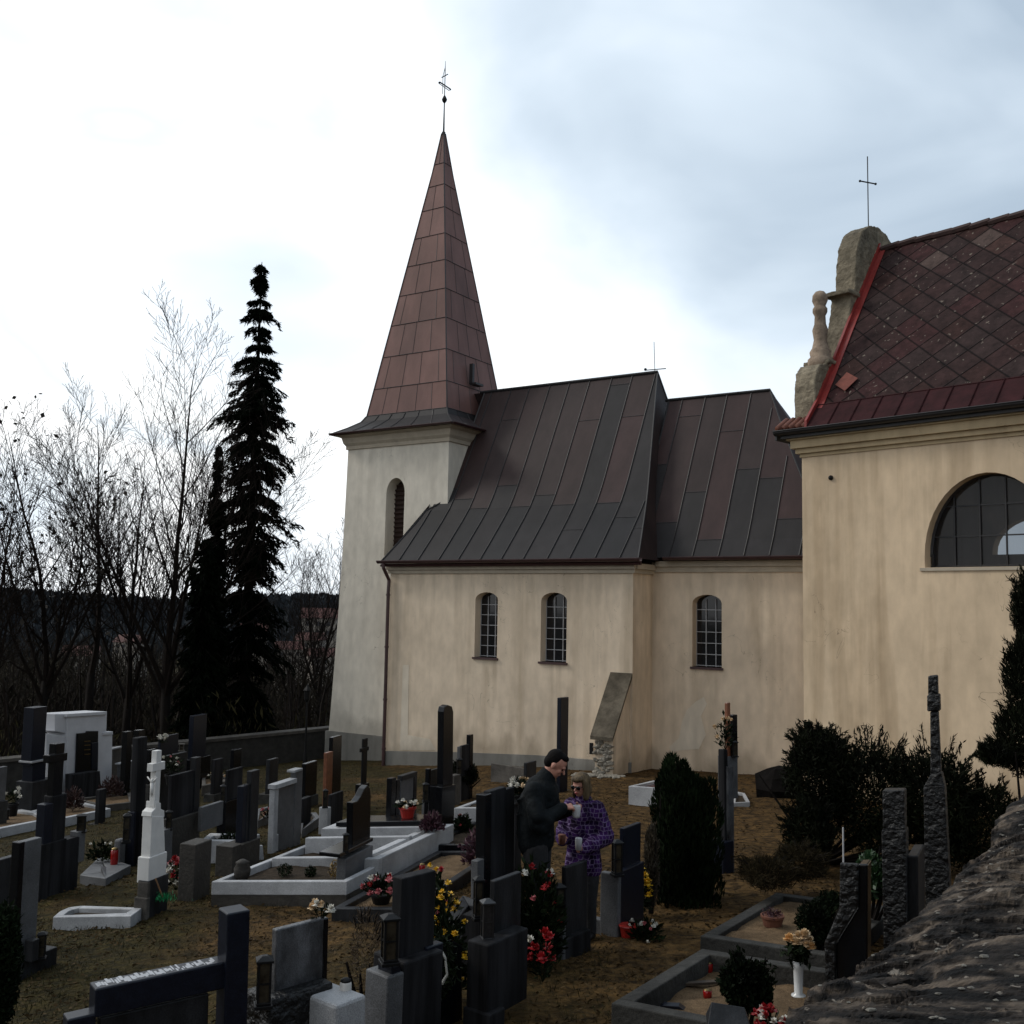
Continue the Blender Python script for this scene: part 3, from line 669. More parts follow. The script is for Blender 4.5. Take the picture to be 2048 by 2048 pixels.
def slate_mat():
    m = bpy.data.materials.new('diamond slate'); m.use_nodes = True; nt = m.node_tree; N = nt.nodes; Lk = nt.links
    b = N['Principled BSDF']; b.inputs['Roughness'].default_value = .8; b.inputs['Specular IOR Level'].default_value = .12
    uv = N.new('ShaderNodeUVMap'); uv.uv_map = 'uv'
    def math_(op, a, c=None):
        n = N.new('ShaderNodeMath'); n.operation = op
        for i, q in enumerate((a, c)):
            if q is None: continue
            if isinstance(q, (int, float)): n.inputs[i].default_value = q
            else: Lk.new(q, n.inputs[i])
        return n.outputs[0]
    sx = N.new('ShaderNodeSeparateXYZ'); Lk.new(uv.outputs[0], sx.inputs[0])
    a = math_('ADD', sx.outputs[0], sx.outputs[1]); c = math_('SUBTRACT', sx.outputs[0], sx.outputs[1])
    fa, fc = math_('FLOOR', a), math_('FLOOR', c); ra, rc = math_('FRACT', a), math_('FRACT', c)
    cb = N.new('ShaderNodeCombineXYZ'); Lk.new(fa, cb.inputs[0]); Lk.new(fc, cb.inputs[1])
    wn = N.new('ShaderNodeTexWhiteNoise'); wn.noise_dimensions = '2D'; Lk.new(cb.outputs[0], wn.inputs[0])
    cr = N.new('ShaderNodeValToRGB'); e = cr.color_ramp.elements; cr.color_ramp.interpolation = 'CONSTANT'
    e[0].position = 0; e[0].color = (.034, .017, .015, 1); e[1].position = .985; e[1].color = (.050, .026, .022, 1)
    for p, q in ((.2, (.034, .018, .017)), (.42, (.030, .017, .016)), (.62, (.040, .017, .017)), (.8, (.032, .020, .019)), (.95, (.070, .048, .042))):
        x = e.new(p); x.color = (*q, 1)
    Lk.new(wn.outputs[0], cr.inputs[0])
    tc = N.new('ShaderNodeTexCoord')
    nz = N.new('ShaderNodeTexNoise'); nz.inputs['Scale'].default_value = 5; nz.inputs['Detail'].default_value = 9; nz.inputs['Roughness'].default_value = .7; Lk.new(tc.outputs['Object'], nz.inputs[0])
    mr = N.new('ShaderNodeMapRange'); mr.inputs[1].default_value = .3; mr.inputs[2].default_value = .7; mr.inputs[3].default_value = .45; mr.inputs[4].default_value = 1.6; Lk.new(nz.outputs[0], mr.inputs[0])
    vm = N.new('ShaderNodeVectorMath'); vm.operation = 'SCALE'; Lk.new(cr.outputs[0], vm.inputs[0]); Lk.new(mr.outputs[0], vm.inputs['Scale'])
    # joints
    mn = math_('MINIMUM', math_('MINIMUM', ra, math_('SUBTRACT', 1, ra)), math_('MINIMUM', rc, math_('SUBTRACT', 1, rc)))
    jt = N.new('ShaderNodeMapRange'); jt.inputs[1].default_value = .015; jt.inputs[2].default_value = .05; jt.inputs[3].default_value = .25; jt.inputs[4].default_value = 1; Lk.new(mn, jt.inputs[0])
    v2 = N.new('ShaderNodeVectorMath'); v2.operation = 'SCALE'; Lk.new(vm.outputs[0], v2.inputs[0]); Lk.new(jt.outputs[0], v2.inputs['Scale'])
    # lichen
    n2 = N.new('ShaderNodeTexNoise'); n2.inputs['Scale'].default_value = 11; n2.inputs['Detail'].default_value = 5; Lk.new(tc.outputs['Object'], n2.inputs[0])
    lm = N.new('ShaderNodeMapRange'); lm.inputs[1].default_value = .655; lm.inputs[2].default_value = .70; lm.inputs[3].default_value = 0; lm.inputs[4].default_value = .75; Lk.new(n2.outputs[0], lm.inputs[0])
    mx = N.new('ShaderNodeMix'); mx.data_type = 'RGBA'; mx.inputs['B'].default_value = (.20, .17, .14, 1); Lk.new(v2.outputs[0], mx.inputs['A']); Lk.new(lm.outputs[0], mx.inputs['Factor'])
    Lk.new(mx.outputs['Result'], b.inputs['Base Color'])
    # each slate tilts: height rises along the slope inside the tile
    h = math_('ADD', math_('MULTIPLY', math_('ADD', ra, math_('SUBTRACT', 1, rc)), .35), math_('MULTIPLY', nz.outputs[0], .55))
    h = math_('ADD', h, math_('MULTIPLY', jt.outputs[0], .5))
    bp = N.new('ShaderNodeBump'); bp.inputs['Strength'].default_value = .9; bp.inputs['Distance'].default_value = .035; Lk.new(h, bp.inputs['Height']); Lk.new(bp.outputs[0], b.inputs['Normal'])
    return m
SL = slate_mat(); MATS['slate'] = SL
rprof = [(-.30, 3.50), (.15, 4.00), (.6, 4.62), (1.4, 5.78), (2.9, 7.88)]
mb = MB(); uvs = []; ln = 0
for (a, za), (b, zb) in zip(rprof, rprof[1:]):
    l2 = ln+math.hypot(b-a, zb-za)
    mb.add([QW(-.26, a, za), QW(-9.4, a, za), QW(-9.4, b, zb), QW(-.26, b, zb)], [(3, 2, 1, 0)]); uvs += [(-.26, l2), (-9.4, l2), (-9.4, ln), (-.26, ln)]
    mb.add([QW(-.26, 5.8-a, za), QW(-9.4, 5.8-a, za), QW(-9.4, 5.8-b, zb), QW(-.26, 5.8-b, zb)], [(0, 1, 2, 3)]); uvs += [(-.26, ln), (-9.4, ln), (-9.4, l2), (-.26, l2)]
    ln = l2
rf = mk('chapel_roof', mb, SL, chapel)
uvl = rf.data.uv_layers.new(name='uv')
for i, (u, v) in enumerate(uvs): uvl.data[i].uv = (u/.66, v/.66)
_n = np.cross(LB, BB*1.5+ZA*2.10); _n /= np.linalg.norm(_n); _n = _n if _n[2] > 0 else -_n; _o = QW(0, 1.4, 5.80)
mb = MB(); mb.prism([plane(x, y, _o+_n*.012, _n) for x, y in ((1671, 770), (1694, 745), (1716, 757), (1690, 782))], _n*.012)
mk('orange_tile', mb, M('orange slate', (.15, .038, .024), .8, .3, 9, .2), rf)
mb = MB()
x = -.3; k = 0
while x > -9.3:                                   # rolled eaves course and uneven ridge tiles
    mb.tube([QW(x, 2.9, 7.90+rnd.uniform(-.015, .015)), QW(x-.40, 2.9, 7.93+rnd.uniform(-.015, .015))], .075, 7); x -= .38
mk('ridge_tile', mb, M('ridge tile', (.045, .022, .019), .8, .35, 6, .3), rf)
mb = MB(); x = -.3
while x > -9.3:
    mb.add([QW(x, -.33, 3.53), QW(x-.44, -.33, 3.53), QW(x-.44, .13, 4.02), QW(x, .13, 4.02)], [(3, 2, 1, 0)]); mb.tube([QW(x, -.33, 3.55), QW(x, .13, 4.04)], .012, 4); x -= .44
mb.tube([QW(-.3, .14, 4.03), QW(-9.3, .14, 4.03)], .016, 5)
mk('eaves_flashing', mb, M('wine red tin', (.032, .009, .010), .75, .4, 4, .15, spec=.12), rf)
mb = MB()
for (a, za), (b, zb) in zip(rprof, rprof[1:]):
    mb.prism([QW(-.28, a, za+.02), QW(-.28, b, zb+.02), QW(-.28, b, zb+.17), QW(-.28, a, za+.17)], LB*.05); mb.prism([QW(-.40, a, za+.025), QW(-.40, b, zb+.025), QW(-.40, b, zb+.045), QW(-.40, a, za+.045)], LB*.14)
mk('verge_flashing', mb, M('red tin flashing', (.22, .022, .018), .45, .2, 6), rf)
# stone gable
half = [(.10, 3.40), (.10, 4.45), (.16, 4.72), (.32, 4.90), (.58, 4.94), (.60, 5.02), (.95, 5.04), (1.18, 5.10), (1.28, 5.50), (1.40, 5.80), (1.52, 6.10), (1.62, 6.55), (1.52, 6.62), (1.52, 6.72), (1.80, 6.76), (1.84, 7.3), (1.93, 7.75), (2.15, 8.12), (2.5, 8.34), (2.9, 8.42)]
pts = half+[(5.8-a, z) for a, z in half[::-1][1:]]
mb = MB(); mb.prism([QW(-.24, s, z) for s, z in pts], LB*.46)
for s0, z in ((.55, 4.96), (1.40, 6.60)): 
    mb.box(QW(-.30, s0, z), LB*.58, BB*.5, ZA*.09)
STN = M('weathered gable stone', (.17, .145, .105), .9, .45, 5, .9, 16, .15, speck=.3, mottle=.35)
sg = mk('stone_gable', mb, STN, chapel)
def roughen(o, vox, amp, sc):
    r = o.modifiers.new('remesh', 'REMESH'); r.mode = 'VOXEL'; r.voxel_size = vox; tx = bpy.data.textures.new('lump', 'CLOUDS'); tx.noise_scale = sc; tx.noise_depth = 4
    d = o.modifiers.new('displace', 'DISPLACE'); d.texture = tx; d.strength = amp; d.mid_level = .5
roughen(sg, .025, .035, .10)
for s0 in (.72, 5.08):
    mb = MB(); mb.lathe(QW(-.02, s0, 4.9), [(.26, 0), (.26, .18), (.20, .24), (.22, .34), (.17, .42), (.13, .60), (.16, .80), (.12, .92), (.11, 1.1), (.15, 1.18), (.15, 1.24), (.11, 1.30), (.16, 1.42), (.15, 1.52), (.09, 1.60), (.01, 1.63)], 12)
    mk('pinnacle', mb, M('pale pinnacle stone', (.26, .20, .15), .9, .45, 6, .8, 18, .15, mottle=.3), chapel, smooth=True)
mb = MB(); base = QW(-.0, 2.9, 8.38)
mb.tube([base, base+ZA*1.72], .012, 5); dd = LB*.10-BB*.22; dd /= np.linalg.norm(dd)
c_ = base+ZA*1.12; 
mb.tube([c_+dd*.20+ZA*.15*0, c_-dd*.20], .016, 5); mb.ball(c_+dd*.21, .028); mb.ball(c_-dd*.21, .028); mb.ball(base+ZA*.04, .05)
mk('gable_cross', mb, DARKM, chapel)
# tiles at the gable foot
mb = MB()
for k in range(5):
    o = QW(.34-.13*k, -.30+.02*k, 3.56); mb.tube([o, o+BB*.34+ZA*.22], [.075, .065], 8)
mk('corner_tile', mb, M('orange clay tile', (.30, .085, .035), .7, .5, 9, .3, col2=(.10, .03, .02)), chapel, smooth=True)
# lunette
mb = MB(); gm = MB(); ring = arch(-4.62, -2.42, .80, 1.0, 2.42, 22)
for a, b in zip(ring[2:], ring[3:]): mb.tube([QW(a[0], .26, a[1]), QW(b[0], .26, b[1])], .04, 5)
mb.box(QW(-2.44, .23, .80), LB*.02-LB*.06, BB*.06, ZA*.25); mb.box(QW(-4.62, .23, .80), LB*.05, BB*.06, ZA*.25)
for k in range(1, 5):
    u = -2.42-k*.44; h = 1.0+1.42*math.sqrt(max(0, 1-((u+3.52)/1.1)**2)); mb.box(QW(u-.012, .24, .80), LB*.024, BB*.03, ZA*(h-.80))
for z in (.82, 1.34, 1.88):
    w_ = 1.1*math.sqrt(max(0, 1-((z-1.0)/1.42)**2)) if z > 1 else 1.1; mb.box(QW(-3.52+w_, .245, z), -LB*2*w_, BB*.03, ZA*.024)
wn = mk('half_round_window', mb, M('black window frame', (.014, .013, .014), .5, .3, 9), chapel)
gm.prism([QW(u, .275, z) for u, z in ring], BB*.008)
GLT = bpy.data.materials.new('see through glass'); GLT.use_nodes = True
_n = GLT.node_tree; _b = _n.nodes['Principled BSDF']; _b.inputs['Base Color'].default_value = (.02, .022, .026, 1); _b.inputs['Roughness'].default_value = .05; _b.inputs['Alpha'].default_value = .42
mk('pane', gm, GLT, wn)
mb = MB(); mb.box(QW(-4.70, -.03, .74), LB*2.36, BB*.34, ZA*.055); mk('sill', mb, CORNICE, wn)
mb = MB(); mb.ball(QW(-.62, -.01, 2.55), (.05, .05, .05), 8, 6); mk('wall_hook', mb, DARKM, chapel)
# ------------------------------------------------------------------ grave builders
class Tomb:
    def __init__(s, name, label, cat, root, yaw, group=None):
        if root[0] == 'Y':
            p = atY(root[1], 1500, root[2]); p[2] = float(terr(p[0], p[1]))
        else: p = ground(*root); p[2] = float(terr(p[0], p[1]))
        s.O = p; y = rad(yaw); s.a = V3(math.sin(y), math.cos(y), 0); s.n = V3(math.cos(y), -math.sin(y), 0); s.yaw = y
        s.e = empty(name, p, label, cat, group)
    def P(s, x, y, off=0.): return plane(x, y, s.O+s.n*off, s.n)
    def rect(s, part, x0, x1, yt, yb, th, mat, off=0., bevel=.008, parent=None, base=None):
        p0 = s.P(x0, yt, off); u0 = np.dot(p0-s.O, s.a)
        p1 = s.P(x1, (yt+(yb or yt+60))/2, off); u1 = np.dot(p1-s.O, s.a); z1 = p0[2]
        z0 = s.P(x0, yb, off)[2] if yb else s.O[2]-.15
        th = th*(.68 if th < .3 else .85); mb = MB(); A = s.O+s.n*off+s.a*u0; A[2] = z0
        mb.box(A, s.a*(u1-u0), -s.n*th, ZA*(z1-z0))
        return mk(part, mb, mat, parent or s.e, bevel=bevel)
    def blk(s, part, xL, xR, x2, yt, yb, mat, off=0., bevel=.012):
        """block whose near end shows from xL to xR and whose long side runs on to x2"""
        C1 = s.P(xR, yt, off); q = plane(xL, yt, C1, s.a); th = np.dot(C1-q, s.n); u0 = np.dot(C1-s.O, s.a)
        u1 = np.dot(s.P(x2, yt+20, off)-s.O, s.a); z0 = s.P(xR, yb, off)[2] if yb else s.O[2]-.15
        A = s.O+s.n*off+s.a*u0; A[2] = z0; mb = MB(); mb.box(A, s.a*(u1-u0), -s.n*th, ZA*(C1[2]-z0))
        return mk(part, mb, mat, s.e, bevel=bevel)
    def poly(s, part, pts, th, mat, off=0., bevel=.008, parent=None):
        th = th*(.75 if th < .5 else 1); mb = MB(); mb.prism([s.P(x, y, off) for x, y in pts], -s.n*th); return mk(part, mb, mat, parent or s.e, bevel=bevel)
def lantern(P, w, h, label, group='grave lanterns', yaw=0., body=DARKM, solid=False, glow=False):
    e = empty('grave_lantern', P, label, 'lantern', group); c, s_ = math.cos(yaw), math.sin(yaw)
    X = V3(c, s_, 0)*w; Y_ = V3(-s_, c, 0)*w; P = np.array(P)
    def bx(mb, cx, cy, z0, z1, wx, wy): mb.box(P+X*(cx-wx/2)+Y_*(cy-wy/2)+ZA*z0*h, X*wx, Y_*wy, ZA*(z1-z0)*h)
    mb = MB(); bx(mb, 0, 0, 0, .07, 1.05, 1.05); bx(mb, 0, 0, .07, .12, .85, .85); mk('base', mb, body, e, bevel=.003)
    mb = MB()
    for a in (-.34, .34):
        for b in (-.34, .34): bx(mb, a, b, .12, .88, .12, .12)
    bx(mb, 0, 0, .46, .49, .74, .74); mk('corner_posts', mb, body, e)
    mb = MB(); bx(mb, 0, 0, .12, .88, .64, .64); mk('glass', mb, body if solid else GLASSC, e)
    mb = MB(); bx(mb, 0, 0, .88, .93, 1.0, 1.0)
    q = [P+X*a*.5+Y_*b*.5+ZA*.93*h for a, b in ((-1, -1), (1, -1), (1, 1), (-1, 1))]+[P+X*a*.16+Y_*b*.16+ZA*1.0*h for a, b in ((-1, -1), (1, -1), (1, 1), (-1, 1))]
    mb.add(q, [(0, 1, 5, 4), (1, 2, 6, 5), (2, 3, 7, 6), (3, 0, 4, 7), (4, 5, 6, 7)]); mk('lid', mb, body, e, bevel=.002)
    return e
def candle(P, r, h, label, mat=CANDLE, cap=BRASS, group='candle jars'):
    e = empty('candle', P, label, 'candle', group)
    mb = MB(); mb.lathe(P, [(r*.8, 0), (r, .06*h), (r, .8*h), (r*.85, .86*h)], 12); mk('jar', mb, mat, e, smooth=True)
    mb = MB(); mb.lathe(np.array(P)+ZA*.86*h, [(r*.9, 0), (r*.9, .06*h), (r*.35, .12*h), (.001, .14*h)], 12); mk('lid', mb, cap, e, smooth=True)
    return e
def blossoms(mb, C, r, mi=0, n=16):
    """a flower head: a few cupped petals round a core"""
    C = np.array(C); mb.ball(C, r*.42, 6, 5, mi)
    for k in range(n):
        a = rnd.uniform(0, 6.28); el = rnd.uniform(-.3, 1.3); d = V3(math.cos(a)*math.cos(el), math.sin(a)*math.cos(el), math.sin(el))
        t = np.cross(d, ZA); t /= np.linalg.norm(t)+1e-6; u = np.cross(t, d)
        c = C+d*r*.62; w = r*.42
        mb.add([c-d*r*.4, c+t*w-d*.05*r, c+d*r*.45+u*r*.12, c-t*w-d*.05*r], [(0, 1, 2, 3)], mi)
def bouquet(P, w, h, kinds, label, name='bouquet', cat='flowers', pot=None, poth=.3, leaf=LEAFG, br=.035, nl=160, group=None, lean=0):
    P = np.array(P, float); e = empty(name, P, label, cat, group); z0 = 0
    if pot is not None:
        r = w*.28; ph = h*poth; z0 = ph; mb = MB(); mb.lathe(P, [(r*.72, 0), (r*.95, ph*.8), (r*1.08, ph*.82), (r*1.08, ph), (r*.9, ph), (r*.88, ph*.85)], 14); mk('pot', mb, pot, e, smooth=False, bevel=.002)
    top = h-z0
    D = NR.normal(size=(nl, 3)); D /= np.linalg.norm(D, axis=1)[:, None]; D[:, 2] = np.abs(D[:, 2])*.9
    R = NR.uniform(.35, 1, nl)[:, None]
    Q = P+[0, 0, z0+top*.12]+D*R*[w*.5, w*.5, top*.85]; mb = MB(); mb.leaves(Q, min(.09, w*.32), min(.03, w*.1), D*1.2+[0, 0, .5], spread=.5)
    for k in range(10): q = Q[k*3]; mb.tube([P+[0, 0, z0*.9], (P+q)/2+[0, 0, z0*.5], q], .003, 3)
    mk('leaves', mb, leaf, e)
    mats = [k[0] for k in kinds]; mb = MB()
    for i, (m, n) in enumerate(kinds):
        for k in range(n):
            d = NR.normal(size=3); d /= np.linalg.norm(d); d[2] = abs(d[2])*.8+.15; d[1] -= .25
            blossoms(mb, P+[0, 0, z0+top*.12]+d*rnd.uniform(.75, 1.05)*np.array([w*.5, w*.5, top*.85]), br*rnd.uniform(.75, 1.2), i)
    mk('blossoms', mb, mats, e)
    return e
def kerb(name, label, FL, FR, BL, yaw, h, w, mat, bed=SAND, group='kerbed graves', bedz=-.05, foot=None):
    p = ground(*FL, dz=h); q = ground(*FR, dz=h); r = ground(*BL, dz=h)
    y = rad(yaw); a = V3(math.sin(y), math.cos(y), 0); c = V3(math.cos(y), -math.sin(y), 0)
    Wc = np.dot(q-p, c); La = np.dot(r-p, a); O = p.copy(); gz = p[2]-h; O[2] = gz
    zb = O[2]+(float(terr(*(O+a*La)[:2]))-float(terr(*O[:2])))*0
    e = empty(name, O, label, 'grave', group)
    # slope: the rim follows the ground along a and c
    sa = (float(terr(*(O+a*La)[:2]))-float(terr(*O[:2])))/La; sc = (float(terr(*(O+c*Wc)[:2]))-float(terr(*O[:2])))/Wc
    A = a+ZA*sa; C_ = c+ZA*sc
    def bar(u0, u1, v0, v1):
        z0_ = h-.15 if foot else -.25
        mb = MB(); mb.box(O+A*u0+C_*v0+ZA*z0_, A*(u1-u0), C_*(v1-v0), ZA*(h-z0_)); ks = mk('kerb_stone', mb, mat, e, bevel=.010)
        if foot: mb = MB(); mb.box(O+A*(u0+.004)+C_*(v0+.004)-ZA*.25, A*(u1-u0-.008), C_*(v1-v0-.008), ZA*(h-.15+.25-.002)); mk('foundation', mb, foot, ks)
    bar(0, w, 0, Wc); bar(La-w, La, 0, Wc); bar(w+.002, La-w-.002, 0, w); bar(w+.002, La-w-.002, Wc-w, Wc)
    mb = MB(); nu, nv = 12, 10; vs = []
    for i in range(nu+1):
        for j in range(nv+1):
            vs.append(O+A*(w*.8+(La-1.6*w)*i/nu)+C_*(w*.8+(Wc-1.6*w)*j/nv)+ZA*(h+bedz+(rnd.uniform(-.012, .018) if bed in (SAND, SOIL) else 0)))
    mb.add(vs, [(i*(nv+1)+j, i*(nv+1)+j+1, (i+1)*(nv+1)+j+1, (i+1)*(nv+1)+j) for i in range(nu) for j in range(nv)])
    mk('grave_bed', mb, bed, e, smooth=True)
    e['_'] = 0; del e['_']
    return dict(O=O, a=A, c=C_, L=La, W=Wc, h=h, e=e)
def kp(K, u, v, dz=0): return K['O']+K['a']*u*K['L']+K['c']*v*K['W']+ZA*(K['h']+dz)
GH = 'headstones of the churchyard'
# ---- foreground left: large H shaped navy stone
T = Tomb('headstone', 'large navy headstone with tall square post and glint-painted sloping beam, nearest at lower left', 'headstone', ('Y', 455, 5.6), 54, GH)
T.rect('post', 462, 506, 1826, None, .20, GRAN_N, .03); 
T.rect('beam', 198, 462, 1972, 2030, .17, GRAN_N, 0)
T.rect('panel', 206, 420, 2030, None, .09, GRAN_D, -.03); T.rect('shoulder', 142, 197, 2032, None, .15, GRAN_N, -.01)
mbf = MB(); 
for k in range(46):
    a0 = T.P(205, 1972, 0); a1 = T.P(440, 1972, 0); f = k/46; p = lerp(a0, a1, f); p[2] = a0[2]+.003; ln_ = rnd.uniform(.04, .12)
    mbf.box(p-T.n*rnd.uniform(.01, .05), T.a*rnd.uniform(.006, .018), -T.n*ln_*.6, ZA*.0015)
mk('painted_glint', mbf, M('painted_glint', (.40, .41, .43), .6, .1, 9), T.e)  # pale strips paint the bright glints along the top of the beam
# ---- etched slab and its lantern
T = Tomb('headstone', 'square grey headstone with pale etched mottling on rough hewn base, beside the navy post', 'headstone', ('Y', 560, 5.9), 45, GH)
T.rect('slab', 556, 648, 1860, 2008, .07, ETCH); T.rect('base', 540, 668, 2002, None, .30, ROUGH, .10, bevel=.02)
T.rect('side_pillar', 650, 658, 1838, 2000, .07, GRAN_B, -.02)
p = T.P(526, 2014, .10); lantern(p, .092, .27, 'black lantern with glass sides beside the etched grey slab at the bottom', yaw=.3)
p = T.P(642, 1838, -.05); bouquet(p, .14, .14, [(CREAM, 4), (WHITEP, 3)], 'small cream and white roses on top of the etched slab', br=.035, nl=40, group='flowers on the graves')
# ---- tall dark monument centre bottom
T = Tomb('headstone', 'tall dark streaked headstone on a wide dark base at the bottom centre left', 'headstone', ('Y', 800, 6.6), 41, GH)
T.rect('slab', 800, 866, 1757, 1935, .13, GRAN_S, .0); T.rect('base', 806, 884, 1925, None, .34, GRAN_S, .08, bevel=.015)
T.rect('back_block', 850, 884, 1895, 1935, .1, GRAN_N, .02)
T.blk('side_block', 728, 774, 806, 1954, None, GRAN_G, .09)  # lighter grey block puts the lit near end of the base into colour
T.blk('side_cap', 752, 782, 800, 1932, 1956, GRAN_N, .07)
p = T.P(778, 1928, .06); lantern(p, .11, .30, 'tall black lantern on the navy block beside the streaked dark headstone', yaw=.35)
p = ground(712, 2046); p = atY(700, 2030, 6.3); bs = MB()
T2 = Tomb('ledger_slab', 'pale low stone ledge with rounded end at the bottom edge below the brown path', 'grave slab', ('Y', 672, 6.1), 40, GH)
T2.rect('ledge', 674, 734, 2012, None, .5, GRAN_L, .25, bevel=.02)
p = T2.P(690, 2016, .1); candle(p, .034, .17, 'white pear shaped candle jar with red heart and black spire lid', mat=M('white candle glass', (.55, .53, .5), .2, .1, 9), cap=DARKM)
mb = MB(); mb.ball(p+V3(.008, -.030, .06), (.018, .010, .035), 8, 6); o = mk('candle_heart', mb, CANDLE, bpy.data.objects['candle'], smooth=True)
# ---- wreath stone behind it
p = atY(870, 1925, 7.1)
e = empty('wreath', p, 'dark round wreath with white ribbon leaning between the two dark monuments at the bottom', 'wreath')
mb = MB(); pts = []
for k in range(700):
    a = rnd.uniform(0, 6.28); rr = .115+rnd.gauss(0, .022); pts.append(p+V3(math.cos(a)*rr, rnd.gauss(0, .02), math.sin(a)*rr*1.5-.02))
mb.leaves(pts, .055, .018); mk('twigs', mb, LEAFG, e)
mb = MB(); mb.tube([p+V3(.02, -.04, .12), p+V3(.07, -.05, .05), p+V3(.085, -.05, -.06), p+V3(.05, -.05, -.12)], [.012, .008, .008, .012], 4); mk('ribbon', mb, WHITEP, e)
T = Tomb('headstone', 'low black rounded stone carrying the wreath with white ribbon', 'headstone', ('Y', 850, 7.25), 36, GH)
T.poly('slab', [(846, 2060), (846, 1900), (860, 1885), (905, 1880), (925, 1893), (925, 2060)], .16, GRAN_B)
# ---- D7 double monument with steel lantern
T = Tomb('headstone', 'dark panel headstone on broad streaked base with a steel lantern, left of the red flowers', 'headstone', ('Y', 985, 7.6), 35, GH)
T.rect('slab', 990, 1042, 1762, 1874, .07, GRAN_D, 0); T.blk('base', 934, 977, 1056, 1890, 2040, GRAN_S, .12); T.blk('foot', 925, 980, 1010, 2030, None, GRAN_S, .16)
p = T.P(974, 1884, .02); lantern(p, .098, .30, 'steel grey lantern with bright rims on the broad dark base', yaw=.3, body=M('brushed steel', (.045, .045, .047), .35, .25, 30, metal=.6), solid=True)
# ---- tall pair of dark slabs
T = Tomb('headstone', 'tall dark ribbed slab with sloping top left of the man in the black jacket', 'headstone', ('Y', 980, 8.8), 30, GH)
T.rect('slab', 983, 1013, 1583, 1850, .10, GRAN_S, .0); T.rect('rear_slab', 1013, 1030, 1580, 1850, .09, GRAN_S, -.06)
T.rect('front_edge', 974, 984, 1590, 1850, .14, GRAN_B, .02); T.rect('side_pillar', 958, 970, 1722, 1800, .10, GRAN_G, .02); T.rect('base', 962, 1040, 1835, None, .26, GRAN_S, .08)
p = T.P(956, 1840, .15); lantern(p, .085, .34, 'dark lantern standing left of the tall ribbed slab above the ledge', yaw=.3)
# ---- E1
T = Tomb('headstone', 'dark slab headstone with sloping top in front of the woman in the purple coat', 'headstone', (1130, 1915), 38, GH)
T.rect('slab', 1133, 1175, 1735, 1890, .07, GRAN_D, 0); T.rect('base', 1131, 1182, 1880, None, .10, GRAN_S, .05)
T.blk('side_block', 1090, 1126, 1133, 1848, None, GRAN_G, .05)  # grey block paints sidelight onto the near end of the dark base
p = T.P(1118, 1848, .06); lantern(p, .10, .335, 'black lantern on its block in front of the purple coat', yaw=.35)
# ---- E2
T = Tomb('headstone', 'dark blue slab headstone with a lit-painted end block, left of the black cypress hedge', 'headstone', (1240, 1868), 33, GH)
T.rect('slab', 1247, 1281, 1657, 1750, .07, GRAN_N, 0); T.rect('base', 1241, 1288, 1744, None, .10, GRAN_N, .05)
T.blk('side_block', 1200, 1236, 1243, 1750, None, GRAN_G, .05); T.blk('ledge', 1176, 1232, 1240, 1846, None, GRAN_G, .02)  # grey side block stands in for the lit end face of the base
p = T.P(1234, 1752, .05); lantern(p, .098, .33, 'black lantern between the lit-painted end block and the dark blue slab', yaw=.35)
# ---- tall pillars near the nave wall
T = Tomb('headstone', 'tall narrow navy pillar with flat top rising before the nave wall by the man', 'headstone', ('Y', 1120, 20.4), 33, GH)
T.rect('pillar', 1122, 1137, 1396, None, .13, GRAN_N, 0); T.rect('base', 1114, 1146, 1590, None, .3, GRAN_D, .05)
T = Tomb('headstone', 'tall black pillar with rounded top before the left part of the nave wall', 'headstone', (888, 1652), 33, GH)
T.poly('pillar', [(885, 1600), (885, 1424), (887, 1414), (894, 1410), (902, 1413), (905, 1424), (905, 1610)], .16, GRAN_B); T.rect('base', 884, 910, 1575, None, .3, GRAN_B, .06)
T = Tomb('headstone', 'dark brown slab with sloping top just left of the rounded black pillar', 'headstone', (860, 1652), 24, GH)
T.rect('slab', 860, 884, 1541, None, .07, BROWNST, 0); T.rect('side_edge', 857, 861, 1538, None, .10, GRAN_B, .01)
T.blk('side_block', 843, 857, 861, 1606, None, GRAN_G, .02)
p = T.P(851, 1604, .06); lantern(p, .10, .30, 'small black lantern beside the dark brown slab', yaw=.3)
T = Tomb('headstone', 'streaked grey slab with a slim black post behind it, before the nave wall centre', 'headstone', (924, 1602), 26, GH)
T.rect('slab', 924, 941, 1492, None, .08, GRAN_S, 0); T.rect('post', 941, 947, 1470, None, .12, GRAN_B, .01); T.rect('side_edge', 921, 924, 1494, None, .1, GRAN_G, .01)
T.rect('side_block', 909, 921, 1552, None, .2, CONC, .1)
p = T.P(918, 1552, .04); lantern(p, .11, .33, 'black lantern on a pale block left of the slim black post', yaw=.3)
T = Tomb('headstone', 'small dark slab behind the left shoulder of the man in black', 'headstone', ('Y', 1052, 15.5), 30, GH)
T.rect('slab', 1053, 1072, 1526, None, .08, GRAN_D, 0)
T = Tomb('low_wall', 'low grey stone slab wall standing against the foot of the nave', 'wall', ('Y', 985, 22.5), -50)
T.rect('wall_slab', 985, 1052, 1526, None, .08, CONC, 0, bevel=.01)
